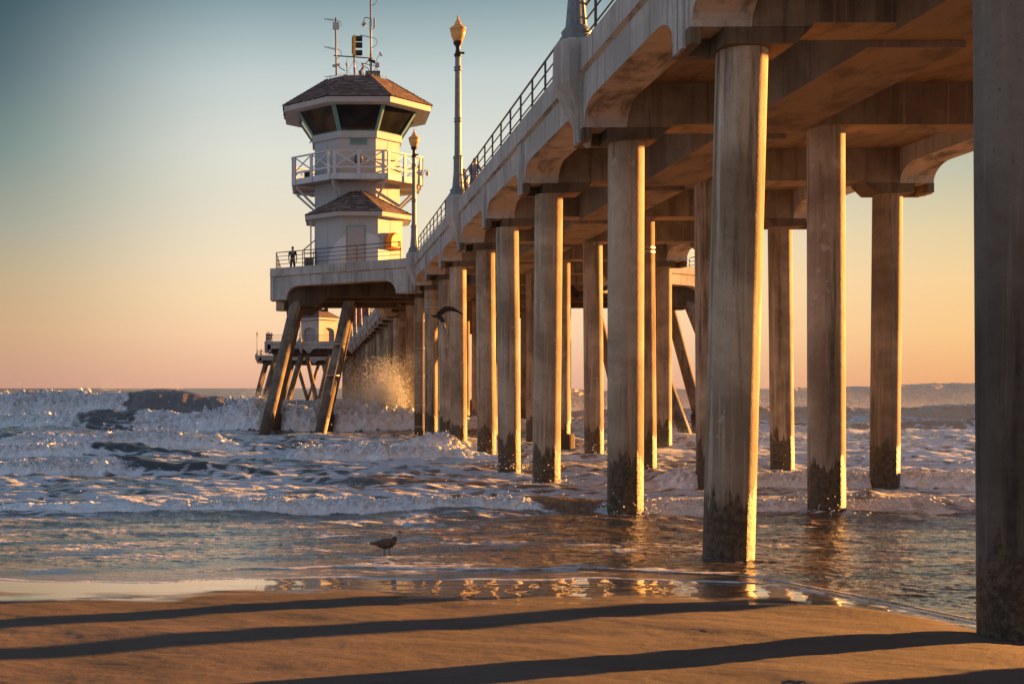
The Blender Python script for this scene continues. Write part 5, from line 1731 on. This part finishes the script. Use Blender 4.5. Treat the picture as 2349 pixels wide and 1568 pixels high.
rampL = wramp([(0.0, (200, 152, 132)), (0.046, (206, 168, 130)), (0.087, (191, 170, 136)), (0.127, (161, 162, 147)), (0.188, (114, 136, 133)), (0.245, (78, 103, 111)), (0.30, (54, 79, 92)), (0.36, (60, 88, 104)), (0.55, (104, 130, 156)), (1.0, (104, 126, 158))])
rampC = wramp([(0.0, (226, 174, 148)), (0.02, (241, 191, 157)), (0.045, (251, 210, 170)), (0.075, (252, 221, 179)), (0.105, (245, 224, 192)), (0.15, (229, 222, 202)), (0.19, (222, 222, 211)), (0.245, (195, 206, 205)), (0.30, (136, 161, 167)), (0.40, (100, 132, 150)), (0.6, (110, 136, 162)), (1.0, (104, 126, 158))])
rampR = wramp([(0.0, (238, 168, 112)), (0.04, (248, 198, 132)), (0.08, (244, 206, 148)), (0.115, (222, 202, 156)), (0.155, (186, 186, 162)), (0.25, (134, 152, 156)), (0.45, (118, 130, 138)), (1.0, (104, 126, 158))])
rampB = wramp([(0.0, (180, 174, 174)), (0.1, (200, 199, 206)), (0.3, (176, 184, 200)), (0.6, (140, 158, 184)), (1.0, (104, 126, 158))])
def wmap(v, a, b):
    n = wn('ShaderNodeMapRange')
    n.interpolation_type = 'SMOOTHSTEP'
    n.inputs['From Min'].default_value = a; n.inputs['From Max'].default_value = b
    nt.links.new(v, n.inputs['Value'])
    return n.outputs['Result']
def wmix(f, a, b):
    n = wn('ShaderNodeMix', data_type='RGBA')
    nt.links.new(f, n.inputs[0]); nt.links.new(a, n.inputs[6]); nt.links.new(b, n.inputs[7])
    return n.outputs[2]
c = wmix(wmap(cosaz, -0.30, 0.10), rampB, rampL)
c = wmix(wmap(cosaz, 0.15, 0.385), c, rampC)
c = wmix(wmap(cosaz, 0.60, 0.86), c, rampR)
rear_fill = wmath('ADD', 1.0, wmath('MULTIPLY', wmap(wmath('MULTIPLY', sp.outputs[1], -1.0), 0.0, 0.8), 0.12))  # unseen sky behind the camera brightened as added fill
dm_ = wn('ShaderNodeVectorMath', operation='SCALE')
nt.links.new(c, dm_.inputs[0]); nt.links.new(rear_fill, dm_.inputs['Scale'])
c = dm_.outputs[0]
bg = wn('ShaderNodeBackground')
nt.links.new(c, bg.inputs['Color'])
bg.inputs['Strength'].default_value = 1.0
sky = wn('ShaderNodeTexSky')
sky.sky_type = 'NISHITA'
sky.sun_disc = False
sky.sun_elevation = SUN_EL
sky.sun_rotation = R(90) - SUN_AZ
sky.air_density = 1.5; sky.dust_density = 3.0
bg2 = wn('ShaderNodeBackground')
nt.links.new(sky.outputs[0], bg2.inputs['Color'])
bg2.inputs['Strength'].default_value = 0.006
ad = wn('ShaderNodeAddShader')
nt.links.new(bg.outputs[0], ad.inputs[0]); nt.links.new(bg2.outputs[0], ad.inputs[1])
wo = wn('ShaderNodeOutputWorld')
nt.links.new(ad.outputs[0], wo.inputs['Surface'])

# ================================================================== CAMERA AND RENDER SETTINGS
cd_ = bpy.data.cameras.new('camera')
cam = bpy.data.objects.new('camera', cd_)
COL.objects.link(cam)
cam.location = (0, 0, EYE)
cam.rotation_euler = (R(90), 0, 0)
cd_.sensor_width = 36.0
cd_.lens = F / 2348 * 36.0
cd_.shift_x = (1174 - VX) / 2348
cd_.shift_y = (HY - 784) / 2348
cd_.clip_start = 0.1
cd_.clip_end = 100000
SC.camera = cam
SC.view_settings.view_transform = 'Standard'
SC.view_settings.look = 'None'
SC.view_settings.exposure = 0
SC.view_settings.gamma = 1
SC.render.engine = 'CYCLES'
cy = SC.cycles
cy.max_bounces = 6
cy.diffuse_bounces = 4
cy.glossy_bounces = 3
cy.transmission_bounces = 3
cy.caustics_reflective = True
cy.blur_glossy = 1.0
cy.caustics_refractive = False
cy.sample_clamp_indirect = 4.0
try:
    cy.use_denoising = True
    cy.denoiser = 'OPENIMAGEDENOISE'
except Exception as ex:
    print('denoise', ex)
